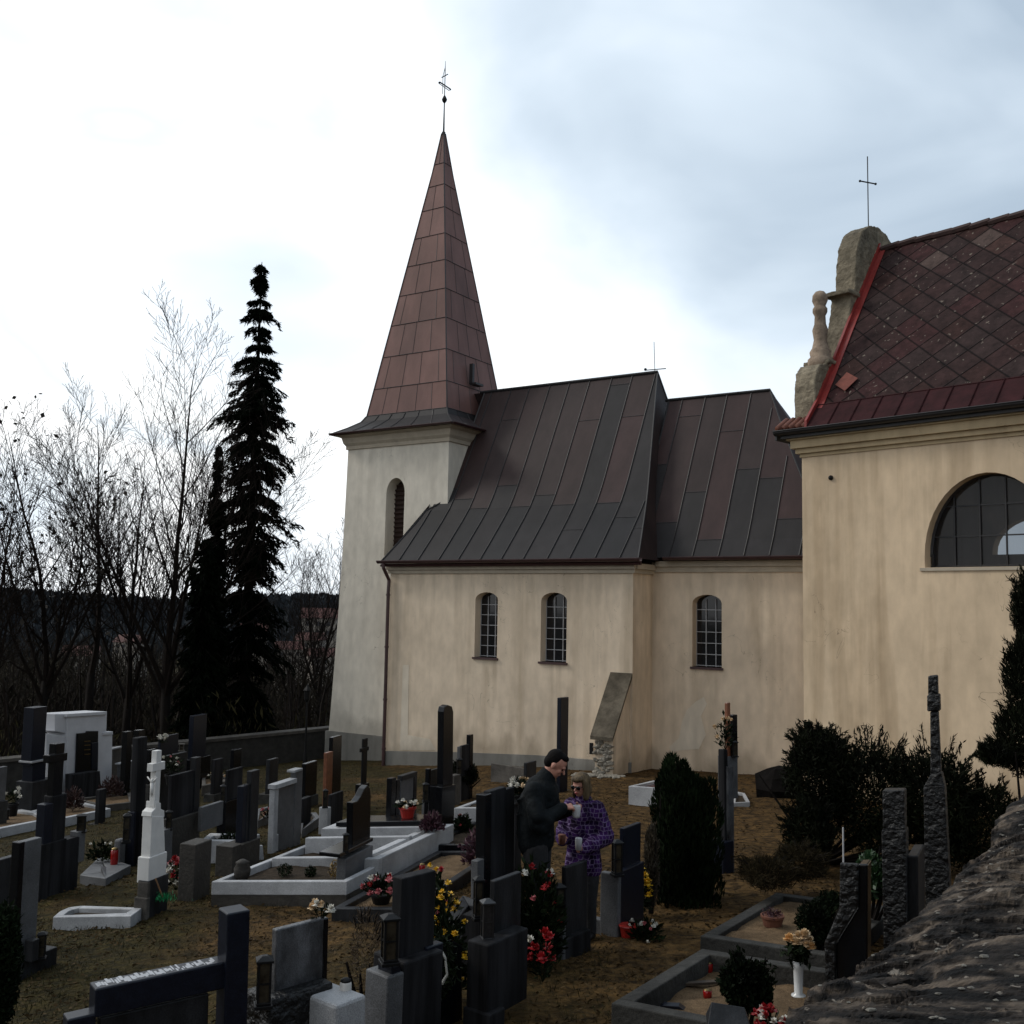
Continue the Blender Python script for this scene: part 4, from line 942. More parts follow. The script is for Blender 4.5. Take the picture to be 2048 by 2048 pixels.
# ---- C8
T = Tomb('headstone', 'grey panel headstone framed by black posts and a top beam, right of the burgundy heather', 'headstone', (790, 1700), 22, GH)
T.rect('panel', 801, 827, 1562, 1650, .06, GRAN_G, .0); T.rect('front_post', 783, 791, 1557, 1648, .12, GRAN_B, .02); T.rect('middle_post', 793, 799, 1560, 1648, .10, GRAN_B, .01)
T.rect('rear_post', 828, 833, 1548, 1640, .10, GRAN_B, .01); T.rect('beam', 804, 834, 1552, 1562, .12, GRAN_D, .015)
T.rect('base', 787, 838, 1648, None, .34, BROWNST, .08); 
K = kerb('grave', 'light grey raised grave box left of the brown base of the framed panel', (706, 1718), (770, 1712), (735, 1650), 18, .36, .12, GRAN_L, GRAN_G, bedz=-.01)
p = kp(K, .75, .75); bouquet(p, .34, .28, [(HEATH, 10)], 'round burgundy heather bush on the light grey grave box', name='heather_bush', cat='shrub', leaf=HEATH, nl=500, br=.02)
# ---- rusty and black pillars at tower foot
T = Tomb('headstone', 'rust brown narrow slab standing before the left corner of the tower', 'headstone', ('Y', 653, 18.6), 17, GH)
T.rect('slab', 655, 666, 1506, None, .10, RUST, 0)
T = Tomb('headstone', 'black leaning pillar slab right behind the rust brown one at the tower foot', 'headstone', ('Y', 664, 19.4), 17, GH)
T.rect('slab', 667, 684, 1475, None, .12, GRAN_B, 0)
T = Tomb('headstone', 'low dark slab headstone with light side block in front of the rust brown slab', 'headstone', (657, 1668), 18, GH)
T.rect('slab', 662, 686, 1590, None, .08, GRAN_S, 0); T.blk('side_block', 638, 656, 662, 1616, None, GRAN_L, .02)
p = T.P(650, 1616, .05); lantern(p, .085, .29, 'slim black lantern with white top on the light block left of the low dark slab', yaw=.3)
# ---- black curved headstone with cross behind
T = Tomb('headstone', 'black headstone with a swooping curved top standing on the large grey family grave', 'headstone', (692, 1795), 17, GH)
T.poly('slab', [(703, 1706), (703, 1605), (712, 1602), (719, 1592), (726, 1577), (732, 1570), (737, 1575), (739, 1590), (739, 1683)], .11, GRAN_B)
T.rect('foot', 678, 744, 1708, 1716, .30, GRAN_B, .06); 
T.blk('base_box', 672, 691, 744, 1718, None, GRAN_G, .06)
p = T.P(691, 1706, .05); lantern(p, .07, .22, 'small dark lantern against the black curved headstone', yaw=.3)
T = Tomb('grave_cross', 'slim black metal cross on a pole before the tower wall', 'cross', (724, 1625), 20, 'grave crosses')
T.rect('post', 727, 735, 1478, None, .05, DARKM, 0); T.rect('arm', 722, 738, 1497, 1505, .05, DARKM, .02); T.rect('socket', 724, 738, 1570, None, .2, GRAN_B, .06)
# ---- big light grey family grave
K1 = kerb('grave', 'large light grey kerbed family grave with pale divider in the middle ground', (423, 1763), (640, 1790), (590, 1668), 16.5, .27, .085, GRAN_L, SOIL, bedz=-.08, foot=BROWNST)
mb = MB(); mb.box(kp(K1, .38, .06)-ZA*.3, K1['a']*.10, K1['c']*K1['W']*.88, ZA*.33); mk('divider', mb, GRAN_L, K1['e'], bevel=.01)
mb = MB(); mb.box(kp(K1, .66, .06)-ZA*.3, K1['a']*.10, K1['c']*K1['W']*.88, ZA*.42); mk('divider', mb, GRAN_L, K1['e'], bevel=.01)
mb = MB(); mb.box(kp(K1, .82, .05)-ZA*.3, K1['a']*K1['L']*.18, K1['c']*K1['W']*.90, ZA*.46); mk('rear_plinth', mb, GRAN_L, K1['e'], bevel=.01)
mb = MB(); mb.box(kp(K1, .84, .16)+ZA*.17, K1['a']*K1['L']*.18, K1['c']*K1['W']*.80, ZA*.06); mk('cover_slab', mb, GRAN_B, K1['e'], bevel=.01)
p = kp(K1, .93, .72, .23); e = bouquet(p, .40, .24, [(WHITEP, 9), (CREAM, 3)], 'red plastic bowl with white flowers on the black cover slab', pot=REDPOT, poth=.62, br=.032, nl=60, group='flowers on the graves')
for u, v, sz, m, lab in ((.2, .35, .16, LEAFG, 'leftmost dark little shrub in the large grey grave bed'), (.2, .55, .13, LEAFG, 'dark little shrub next to the golden one in the large grey grave bed'), (.18, .78, .22, YEL, 'golden low shrub at the right end of the large grey grave bed')):
    p = kp(K1, u, v, -.08); e = empty('shrub', p, lab, 'shrub', 'small grave shrubs'); mb = MB(); D = NR.normal(size=(260, 3)); D /= np.linalg.norm(D, axis=1)[:, None]; mb.leaves(p+[0, 0, sz*.45]+D*NR.uniform(.5, 1, 260)[:, None]*[sz*.6, sz*.6, sz*.5], .04, .016)
    mk('foliage', mb, m if m != YEL else M('golden leaves', (.16, .10, .02), .6, .5, 9), e)
p = kp(K1, .12, .10, -.08); mb = MB(); mb.lathe(p, [(.05, 0), (.09, .07), (.10, .14), (.07, .2), (.08, .22), (.03, .25)], 12); tag(mk('urn', mb, BROWNST, root=p, smooth=True), 'round brown stone urn in the left corner of the large grey grave', 'urn')
# ---- C1 light headstone
T = Tomb('headstone', 'light grey headstone with sloping top and taller rear post left of the large grey grave', 'headstone', (554, 1704), 17, GH)
T.rect('slab', 556, 592, 1578, None, .10, GRAN_G, 0); T.rect('coping', 552, 594, 1570, 1579, .19, GRAN_L, .05, bevel=.004); T.rect('post', 592, 605, 1544, None, .13, GRAN_G, .01); T.rect('post_cap', 590, 606, 1541, 1546, .2, GRAN_L, .03); T.rect('front_edge', 550, 557, 1580, None, .13, GRAN_L, .02)
T.blk('side_block', 539, 552, 557, 1670, None, GRAN_L, .02)
# ---- foreground stone 9
T = Tomb('headstone', 'weathered brownish headstone seen from behind, right of the white cross monument', 'headstone', (391, 1800), 17, GH)
T.blk('slab', 359, 392, 423, 1690, None, BROWNST, 0)
p = ground(352, 1780, dz=.05); bouquet(p, .50, .42, [(RED, 9), (WHITEP, 12), (PINK, 4)], 'red and white bouquet lying behind the weathered brownish headstone', nl=160, br=.05, group='flowers on the graves')
# ---- white marble cross monument
T = Tomb('grave_cross', 'white marble cross on a tall tapering pedestal with a dark grey base', 'cross', (300, 1832), 17, 'grave crosses')
T.rect('cross_post', 314, 321, 1502, 1612, .10, MARB, .01, bevel=.004); T.rect('cross_arm', 306, 330, 1528, 1544, .11, MARB, .015, bevel=.004)
T.poly('shoulder', [(302, 1634), (304, 1624), (311, 1617), (312, 1603), (322, 1606), (322, 1618), (329, 1621), (329, 1634)], .17, MARB, .02, bevel=.006)
T.poly('pedestal', [(300, 1722), (304, 1632), (328, 1632), (331, 1715)], .16, MARB, .025, bevel=.008)
T.rect('lower_pedestal', 299, 333, 1716, 1767, .22, MARB, .04, bevel=.008)
mb = MB(); q = T.P(311, 1562, .0)-T.a*.02-T.n*.03; mb.ball(q, (.018, .018, .03), 8, 6); mb.cap(q-ZA*.03, q-ZA*.15, .02, .014, 8); mb.cap(q-ZA*.02, q+T.n*.06+ZA*.04, .009, .007, 6); mb.cap(q-ZA*.02, q-T.n*.06+ZA*.04, .009, .007, 6); mk('crucifix_figure', mb, MARB, T.e, smooth=True)
T.rect('base', 297, 336, 1763, None, .20, GRAN_D, .05, bevel=.01); T.blk('front_block', 275, 297, 301, 1765, 1802, CONC, .055); T.blk('front_step', 268, 294, 300, 1797, None, CONC, .06)
q = T.P(311, 1757, .08); mb = MB(); mb.tube([q, q+T.a*.10-ZA*.22+T.n*.03], .009, 5); w_ = q+T.a*.10-ZA*.22+T.n*.03
o = mk('hand_brush', mb, M('wooden handle', (.22, .12, .06), .6, .2, 9), root=q); tag(o, 'small brush with green bristles leaning on the base of the white cross', 'brush')
mb = MB(); mb.leaves(w_+NR.normal(size=(220, 3))*[.07, .02, .02], .05, .008, [[0, 0, -1]]*220, spread=.4); mk('bristles', mb, M('green bristles', (.01, .22, .07), .5, .3, 9), o)
kerb('grave', 'small white kerbed grave plot with rounded corner left of the white cross', (105, 1836), (222, 1836), (160, 1812), 60, .14, .07, GRAN_L, SOIL, bedz=-.06) if False else None
def plot(name, label, pts, h, w, mat, bed, grp='kerbed graves'):
    """kerb round a free polygon given by photo pixels of its top rim"""
    R = [ground(x, y, dz=h) for x, y in pts]; n = len(R); cen = sum(R)/n; e = empty(name, R[0]-ZA*h, label, 'grave', grp)
    I = []
    for i in range(n):
        a, b, c = R[i-1], R[i], R[(i+1) % n]; d1 = (b-a)/np.linalg.norm(b-a); d2 = (c-b)/np.linalg.norm(c-b)
        n1 = np.cross(d1, ZA); n2 = np.cross(d2, ZA); m = n1+n2; m /= np.dot(m, n1) if abs(np.dot(m, n1)) > .2 else 1
        if np.dot(n1, cen-b) < 0 and np.dot(n2, cen-b) < 0: m = -m
        elif np.dot(m, cen-b) < 0: m = -m
        I.append(b+m*w)
    for i in range(n):
        j = (i+1) % n; mb = MB(); v = [R[i], R[j], I[j], I[i]]; v2 = [q-ZA*(h+.2) for q in v]
        mb.add(v+v2, [(0, 1, 2, 3), (7, 6, 5, 4), (0, 4, 5, 1), (1, 5, 6, 2), (2, 6, 7, 3), (3, 7, 4, 0)]); 
        o = mk('kerb_stone', mb, mat, e); bmm = bmesh.new(); bmm.from_mesh(o.data); bmesh.ops.recalc_face_normals(bmm, faces=bmm.faces); bmm.to_mesh(o.data); bmm.free()
        bv = o.modifiers.new('bevel', 'BEVEL'); bv.width = .008; bv.segments = 2
    mb = MB(); mb.add([q-ZA*.05 for q in I], [tuple(range(n))]); mk('grave_bed', mb, bed, e)
    return e
plot('grave', 'small white kerbed grave plot with rounded corner left of the white cross', [(106, 1834), (262, 1832), (285, 1815), (165, 1811), (138, 1814), (120, 1822)], .12, .09, GRAN_L, SOIL)
plot('grave', 'low pale slab grave left of the white cross monument, under dark flowers', [(160, 1750), (212, 1757), (262, 1730), (200, 1712)], .10, .3, GRAN_G, GRAN_G)
p = ground(205, 1722, dz=.1); bouquet(p, .42, .34, [(WHITEP, 5), (RED, 2)], 'dark leafy bunch with a red lantern on the low pale slab grave', nl=260, br=.03, group='flowers on the graves')
p = ground(228, 1730, dz=.1); candle(p, .05, .24, 'tall dark red candle jar beside the small grey post left of the white cross')
T = Tomb('headstone', 'small grey rounded post stone left of the white cross monument', 'headstone', (240, 1737), 17, GH)
T.rect('post', 241, 252, 1680, None, .16, GRAN_G, .05, bevel=.03); T.rect('rear_slab', 252, 272, 1684, None, .10, GRAN_S, 0)
# ---- A4 tall grey pillar
T = Tomb('headstone', 'tall slim grey pillar with pale top left of the white cross', 'headstone', (282, 1728), 17, GH)
T.blk('pillar', 268, 281, 298, 1476, None, GRAN_S, 0)
T.blk('side_block', 256, 271, 280, 1624, None, GRAN_N, .0)
p = T.P(252, 1686, .14); lantern(p, .11, .40, 'black lantern with pale lid at the foot of the tall slim grey pillar', yaw=.3)
# ---- A3 black cross monument
T = Tomb('grave_cross', 'black stone cross monument on a broad stepped dark base at the far left', 'cross', (108, 1790), 20, 'grave crosses')
T.rect('cross_post', 112, 127, 1488, 1600, .16, GRAN_B, .02); T.rect('cross_arm', 100, 135, 1511, 1527, .16, GRAN_B, .03)
T.rect('column', 106, 132, 1592, 1700, .22, GRAN_S, .03, bevel=.02); T.rect('side_column', 91, 105, 1610, 1690, .2, GRAN_N, .08)
T.rect('base', 100, 132, 1686, None, .30, GRAN_S, .06); T.rect('wing', 84, 100, 1690, None, .30, GRAN_S, .09); T.rect('rear_wing', 132, 158, 1680, None, .26, GRAN_S, .05); T.rect('side_block', 157, 170, 1664, 1725, .2, GRAN_G, .05)
p = T.P(162, 1664, .0); lantern(p, .13, .23, 'black lantern on a grey post right of the black stone cross', yaw=.3)
# ---- A1 and A2
T = Tomb('headstone', 'tall dark navy pillar headstone with lit left edge at the far left', 'headstone', ('Y', 68, 21.5), 17, GH)
T.rect('pillar', 68, 91, 1416, 1530, .30, GRAN_N, 0); T.rect('ledge', 64, 92, 1523, 1527, .4, GRAN_L, .05); T.rect('base', 66, 91, 1527, 1566, .3, GRAN_N, .0); T.rect('foot', 66, 108, 1565, None, .5, GRAN_D, .1)
T = Tomb('family_tomb', 'large white plastered stepped family tomb with a black inscription plaque', 'tomb', (178, 1592), 15)
WPL = M('white tomb plaster', (.52, .52, .54), .8, .08, 3, .15)
T.poly('front_wall', [(135, 1600), (135, 1430), (214, 1425), (213, 1463), (225, 1463), (223, 1600)], .55, WPL, 0, bevel=.01)
T.poly('top_cornice', [(134, 1428), (134, 1434), (214, 1429), (214, 1423)], .62, WPL, .04, bevel=.004); T.poly('shoulder_cornice', [(207, 1470), (207, 1465), (226, 1463), (226, 1469)], .30, WPL, .03, bevel=.004)
T.poly('side_wing', [(93, 1507), (93, 1467), (134, 1472), (134, 1600), (100, 1600)], .5, WPL, -.06, bevel=.01)
T.poly('upper_side', [(110, 1462), (110, 1428), (134, 1428), (134, 1468)], .5, WPL, -.05, bevel=.01)
pq = T.poly('plaque', [(152, 1550), (155, 1467), (173, 1465), (174, 1462), (197, 1462), (195, 1545)], .05, GRAN_B, .05)
for y in (1482, 1490, 1499, 1508): T.poly('inscription_line', [(169, y), (169, y+1.6), (181, y+.8), (181, y-.8)], .01, BRASS, .062, parent=pq, bevel=0)
T.poly('plinth_box', [(147, 1600), (147, 1549), (200, 1542), (203, 1592)], .3, GRAN_S, .3); T.poly('plaque_edge', [(184, 1540), (184, 1486), (197, 1484), (196, 1540)], .04, GRAN_N, .07)
for (rx, ry, x0, x1, yt, m, lab) in ((243, 1572, 226, 243, 1499, CONC, 'plain grey concrete slab right of the white family tomb'), (252, 1580, 240, 266, 1529, GRAN_G, 'low grey slab with rounded coping further right of the white family tomb')):
    T = Tomb('headstone', lab, 'headstone', (rx, ry), 15, GH); T.rect('slab', x0, x1, yt, None, .12, m, 0); T.rect('coping', x0-1, x1+1, yt-2, yt+1, .2, GRAN_L, .03)
T = Tomb('headstone', 'black twin topped headstone behind the tall slim grey pillar', 'headstone', ('Y', 255, 23.5), 17, GH)
T.rect('slab', 255, 264, 1464, None, .2, GRAN_B, 0); T.rect('second_slab', 278, 289, 1461, None, .2, GRAN_B, 0)
# further headstones of the middle distance
for (rx, Yd, x0, x1, yt, m, lab, xt) in (
    (300, 20.5, 300, 312, 1500, GRAN_B, 'thin black slab just left of the white cross arm', 0), (430, 22, 430, 446, 1520, GRAN_S, 'dark streaked slab right of the tall black navy pillar', 0),
    (540, 21, 540, 556, 1520, GRAN_D, 'dark slab behind the taller post of the light grey headstone', 1528), (612, 20, 612, 634, 1528, GRAN_B, 'low black slab between the light grey headstone and the rust brown one', 0),
    (232, 19.5, 200, 212, 1580, GRAN_S, 'low dark slab right of the plinth of the white family tomb', 0), (470, 24, 468, 482, 1500, GRAN_B, 'far black slab close to the boundary wall', 0),
    (20, 19.5, -6, 12, 1536, GRAN_G, 'grey framed slab cut by the left edge before the boundary wall', 0), (596, 17.0, 606, 622, 1598, GRAN_S, 'small streaked slab right of the light grey headstone', 0)):
    T = Tomb('headstone', lab, 'headstone', ('Y', x0, Yd), 17, GH); T.rect('slab', x0, x1, yt, None, .13, m, 0); T.rect('base', x0-2, x1+2, yt+70, None, .3, CONCD, .04)
# kerbed graves at left
plot('grave', 'sandy kerbed grave with pale rim at the far left edge', [(-30, 1663), (128, 1632), (30, 1616), (-60, 1640)], .16, .10, GRAN_L, SAND)
plot('grave', 'kerbed grave with pale rim and dark plants in front of the white family tomb', [(95, 1643), (222, 1617), (150, 1600), (60, 1622)], .16, .09, GRAN_L, SAND)
plot('grave', 'longer kerbed grave with brown soil right in front of the white family tomb', [(205, 1611), (268, 1604), (262, 1584), (150, 1597)], .14, .08, CONC, SAND)
p = ground(145, 1622, dz=.12); bouquet(p, .46, .55, [(HEATH, 3)], 'dark reddish shrub below the plinth of the white family tomb', name='shrub', cat='shrub', leaf=M('dark red leaves', (.030, .010, .008), .7, .5, 8), nl=600, br=.02, group='shrubs by the family tomb')
p = ground(222, 1595, dz=.12); bouquet(p, .60, .55, [(HEATH, 3)], 'dark brown bush at the right corner of the white family tomb', name='shrub', cat='shrub', leaf=M('dark red leaves', (.030, .010, .008), .7, .5, 8), nl=600, br=.02, group='shrubs by the family tomb')
p = ground(25, 1632, dz=.1); bouquet(p, .38, .62, [(WHITEP, 9)], 'white flowers in a dark vase on the sandy grave at the far left', pot=DARKM, poth=.4, br=.05, nl=80, group='flowers on the graves')
p = ground(12, 1640, dz=.1); lantern(p, .10, .22, 'tiny black lantern on the sandy grave at the far left', yaw=.2)
# ---- B group
T = Tomb('headstone', 'broad dark brown slab on an ivy covered stone base right of the white cross', 'headstone', (352, 1728), 19, GH)
T.rect('slab', 346, 394, 1551, 1640, .09, GRAN_S, 0); T.rect('post', 394, 403, 1516, None, .14, GRAN_D, .02); T.rect('base', 346, 400, 1640, None, .24, BROWNST, .05)
T.rect('side_block', 330, 345, 1660, None, .2, GRAN_G, .10)
p = T.P(337, 1660, .05); lantern(p, .10, .27, 'black lantern between the white cross and the broad dark brown slab', yaw=.3)
T = Tomb('headstone', 'black navy slab with a white lily vase on its left, behind the white cross', 'headstone', ('Y', 322, 22.5), 17, GH)
T.rect('slab', 323, 357, 1474, None, .10, GRAN_N, 0); 
p = T.P(327, 1486, .1); bouquet(p, .26, .20, [(WHITEP, 7)], 'white lilies at the left edge of the black navy slab', nl=30, br=.06, group='flowers on the graves')
T = Tomb('headstone', 'dark green grey slab right behind the white cross arm', 'headstone', ('Y', 320, 18.5), 18, GH)
T.rect('slab', 322, 372, 1514, None, .10, GRAN_D, 0)
p = T.P(343, 1570, .25); bouquet(p, .42, .62, [(WHITEP, 5), (PINK, 3)], 'white and pink flowers in front of the dark green grey slab', pot=DARKM, poth=.3, br=.035, nl=120, group='flowers on the graves')
T = Tomb('headstone', 'tall black navy pillar headstone before the boundary wall', 'headstone', ('Y', 395, 25), 17, GH)
T.rect('pillar', 388, 413, 1432, None, .18, GRAN_N, 0); T.rect('base', 380, 420, 1520, None, .3, GRAN_B, .05)
p = atY(363, 1502, 22); lantern(p, .12, .16, 'small pale lantern right of the black navy slab', yaw=.2, body=CONC)
plot('grave', 'kerbed grave with pale flowers left of the ribbed dark slab', [(404, 1572), (452, 1562), (450, 1548), (404, 1554)], .22, .08, CONC, SAND)
p = ground(430, 1560, dz=.2); bouquet(p, .55, .2, [(CREAM, 10), (WHITEP, 5)], 'low pale flowers on the kerbed grave by the ribbed dark slab', nl=40, br=.04, group='flowers on the graves')
T = Tomb('headstone', 'ribbed dark slab on a black base behind the pale tub grave', 'headstone', (456, 1692), 18, GH)
T.rect('slab', 457, 485, 1541, 1605, .08, GRAN_S, 0); T.rect('base', 452, 488, 1604, None, .22, GRAN_B, .05)
T.rect('side_frame', 405, 446, 1614, 1662, .10, GRAN_G, .25)
p = T.P(445, 1606, .12); lantern(p, .085, .27, 'tall black lantern left of the ribbed dark slab', yaw=.3)
T = Tomb('headstone', 'dark double slab with taller post and brown base, left of the light grey headstone', 'headstone', (470, 1745), 18, GH)
T.rect('slab', 496, 504, 1569, 1690, .10, GRAN_D, .01); T.rect('front_slab', 487, 496, 1573, 1690, .14, GRAN_N, .0); T.rect('post', 504, 517, 1543, 1685, .12, GRAN_D, .03); T.rect('base', 483, 519, 1690, None, .3, BROWNST, .06); T.rect('front_base', 466, 482, 1694, None, .3, BROWNST, .12)
plot('grave', 'pale tub shaped grave between the dark ribbed slab and the white rimmed one', [(402, 1680), (486, 1684), (520, 1668), (420, 1666)], .30, .09, GRAN_L, SOIL)
p = ground(455, 1715, dz=.0); bouquet(p, .5, .42, [(LEAFG, 2)], 'dark spiky plant behind the large grey family grave', name='shrub', cat='shrub', leaf=LEAFG, nl=500, br=.02)
p = ground(510, 1722); mb = MB(); mb.box(p, V3(.12, .02, 0), V3(-.02, .05, .0), V3(-.03, .02, .20)); tag(mk('marker_plate', mb, GRAN_L, root=p, bevel=.004), 'leaning white marker plate at the back corner of the large grey grave', 'marker')
p = ground(540, 1640, dz=.1); bouquet(p, .3, .32, [(PINK, 5), (RED, 3)], 'pink and red flowers behind the light grey headstone', nl=60, br=.035, group='flowers on the graves')
plot('grave', 'narrow dark kerbed grave seen behind the light grey headstone', [(516, 1642), (552, 1622), (546, 1610), (512, 1618)], .14, .08, GRAN_G, SAND)
plot('grave', 'dark kerbed grave with dry twigs between the light grey headstone and the lantern block', [(604, 1660), (640, 1634), (632, 1624), (600, 1628)], .14, .08, GRAN_G, SOIL)
# ---- left edge stones
T = Tomb('headstone', 'grey blue slab cut by the left edge, in front of the black cross', 'headstone', ('Y', -10, 10.3), 20, GH)
T.rect('slab', -6, 33, 1722, None, .12, GRAN_D, 0)
T = Tomb('headstone', 'tall light grey slab with a cracked base at the left edge beside the black bush', 'headstone', (60, 1945), 20, GH)
T.rect('slab', 49, 82, 1684, None, .12, GRAN_G, 0); T.rect('dark_side', 40, 49, 1686, None, .14, GRAN_B, .01); T.rect('base', 44, 112, 1922, None, .40, GRAN_D, .06); T.rect('side_block', 66, 78, 1882, 1925, .14, GRAN_D, .14)
p = T.P(82, 1918, .10); lantern(p, .085, .24, 'small dark lantern on the base of the tall light grey slab at the left edge', yaw=.3)
# ---- centre kerbed grave with pot of pink flowers
K2 = kerb('grave', 'sandy kerbed grave with a round pot of pink and white flowers at centre', (663, 1817), (800, 1833), (820, 1702), 16.5, .13, .10, GRAN_D, SAND)
p = ground(762, 1806, dz=.1); bouquet(p, .42, .32, [(PINK, 6), (WHITEP, 5), (RED, 3)], 'pot of pink and white flowers on the central sandy grave', pot=DARKM, poth=.3, br=.045, nl=220, group='flowers on the graves')
K3 = kerb('grave', 'dark kerbed flower bed grave behind the yellow chrysanthemums', (850, 1690), (938, 1700), (928, 1640), 16.5, .18, .10, GRAN_B, SOIL)
for x, y, w_, h_, kk, lab in ((880, 1674, .34, .14, [(CREAM, 9)], 'low cream blossoms in the dark kerbed flower bed'), (925, 1665, .30, .30, [(RED, 2)], 'green tuft with a red rose in the dark kerbed flower bed'), (955, 1742, .42, .62, [(HEATH, 14)], 'burgundy bush beside the tall ribbed slab')):
    p = ground(x, y, dz=.12); bouquet(p, w_, h_, kk, lab, leaf=HEATH if 'burg' in lab else LEAFG, nl=400, br=.03, group='flowers on the graves')
K4 = kerb('grave', 'light grey raised grave box with curled rim behind the flower bed', (908, 1616), (975, 1620), (945, 1588), 22, .38, .09, GRAN_L, SOIL, bedz=-.03)
p = kp(K4, .5, .6); bouquet(p, .4, .18, [(PINK, 3), (RED, 3)], 'few pink and red flowers on the light grey raised grave box', nl=120, br=.03, group='flowers on the graves')
p = atY(888, 1838, 8.0); p[2] = g(p[0], p[1])
bouquet(p, .42, .98, [(YEL, 34)], 'large bunch of bright yellow chrysanthemums at centre bottom', nl=1100, br=.028, group='flowers on the graves')
p = atY(868, 1800, 8.9); p[2] = g(p[0], p[1]); bouquet(p, .30, 1.0, [(YEL, 10), (RED, 8), (PINK, 4)], 'mixed yellow and red flowers above the big yellow bunch', nl=700, br=.03, group='flowers on the graves')
p = ground(844, 1752, dz=.1); candle(p, .035, .15, 'clear and red candle jar on the sand left of the mixed flowers')
plot('grave', 'grave with curved pale ledge left of the steel lantern', [(880, 1850), (962, 1862), (985, 1810), (925, 1790)], .12, .12, GRAN_D, SOIL)
p = ground(952, 1880, dz=.0); bouquet(p, .24, .34, [(WHITEP, 8), (CREAM, 3)], 'small white flowers against the steel lantern base', nl=80, br=.03, group='flowers on the graves')
p = atY(1068, 1800, 8.8); p[2] = g(p[0], p[1]); bouquet(p, .58, 1.05, [(RED, 8), (PINK, 5), (WHITEP, 3)], 'tall dark bouquet with red and pink roses at the knees of the man', nl=1500, br=.036, group='flowers on the graves')
p = ground(1088, 1765); candle(p, .045, .20, 'orange and white candle jar right of the roses at the knees of the man', mat=M('orange candle', (.55, .12, .04), .4, .1, 9))
p = atY(1086, 1900, 8.05); p[2] = g(p[0], p[1])+.12; bouquet(p, .20, .42, [(RED, 8)], 'bright red flowers hanging between the two dark slab headstones', nl=160, br=.05, group='flowers on the graves')
e = empty('dry_leaves', ground(1052, 1915), 'tuft of long dry straw coloured leaves left of the bright red flowers', 'plant'); mb = MB(); P_ = ORG[e.name]
for k in range(60): a = rnd.uniform(0, 6.28); mb.tube([P_+ZA*.1, P_+V3(math.cos(a)*.06, math.sin(a)*.06, rnd.uniform(.3, .5)), P_+V3(math.cos(a)*.16, math.sin(a)*.16, rnd.uniform(.4, .7))], [.006, .008, .001], 3)
mk('blades', mb, DRY, e)
T = Tomb('grave_pedestal', 'narrow dark stone pedestal under the tall white roses left of the man', 'pedestal', ('Y', 1030, 11.2), 30); T.rect('shaft', 1032, 1044, 1610, None, .16, GRAN_S, 0); T.rect('top', 1030, 1047, 1606, 1612, .22, GRAN_D, .02)
p = T.P(1039, 1606, -.05); bouquet(p, .28, .30, [(WHITEP, 10), (CREAM, 5)], 'tall white roses left of the man, behind the ribbed slab', pot=DARKM, poth=.3, nl=300, br=.045, group='flowers on the graves')
p = atY(1278, 1740, 10.6); p[2] = g(p[0], p[1]); bouquet(p, .26, .60, [(YEL, 18)], 'upright yellow flowers between the dark blue slab and the cypress hedge', nl=300, br=.045, group='flowers on the graves')
p = ground(1290, 1880); bouquet(p, .40, .22, [(WHITEP, 9), (PINK, 3)], 'whitish withered flowers at the foot of the cypress hedge', nl=200, br=.025, group='flowers on the graves')
p = ground(1256, 1876); mb = MB(); mb.lathe(p, [(.06, 0), (.08, .10), (.09, .11), (.085, .12)], 12); tag(mk('flower_pot', mb, REDPOT, root=p), 'small red plastic pot at the foot of the dark blue headstone', 'pot')
K5 = kerb('grave', 'white framed grave box with maroon panel behind the cypress hedge', (1257, 1572), (1325, 1580), (1264, 1550), 33, .32, .08, GRAN_L, M('maroon granite', (.06, .012, .014), .2, .3, 9, speck=.3))
# ---- right: rusty rod and columns
T = Tomb('headstone', 'tall grey column with rust brown rod and black post, right of the cypress hedge', 'headstone', (1453, 1742), 50, GH)
T.rect('rust_rod', 1457, 1463, 1406, 1520, .07, RUST, 0); T.rect('black_post', 1468, 1477, 1430, 1520, .10, GRAN_B, .0)
T.rect('column', 1456, 1477, 1514, 1600, .22, GRAN_G, .02); T.rect('etched_column', 1457, 1469, 1534, None, .16, ETCH, .06); T.rect('dark_edge', 1450, 1457, 1500, None, .14, GRAN_S, .03); T.rect('base', 1447, 1468, 1686, None, .3, GRAN_N, .1)
p = T.P(1468, 1514, .02); lantern(p, .085, .20, 'tiny black lantern on top of the tall grey column', yaw=.3)
p = T.P(1450, 1500, .0); bouquet(p, .28, .52, [(CREAM, 5)], 'dark dried flowers with two cream blooms beside the rust brown rod', nl=110, br=.04, group='flowers on the graves')
plot('grave', 'small pale kerb of a grave at the end of the path right of the column', [(1465, 1606), (1500, 1604), (1490, 1586), (1468, 1582)], .08, .05, GRAN_L, SOIL)
# boulder by the shrub
p = ground(1558, 1592); mb = MB(); mb.ball(p+ZA*.15, (.46, .40, .42), 9, 6, jit=.2); o = tag(mk('boulder', mb, M('black boulder', (.007, .006, .0055), .95, .5, 3, .8, 9, spec=.05), root=p), 'dark angular boulder at the left foot of the shrub mass', 'rock')
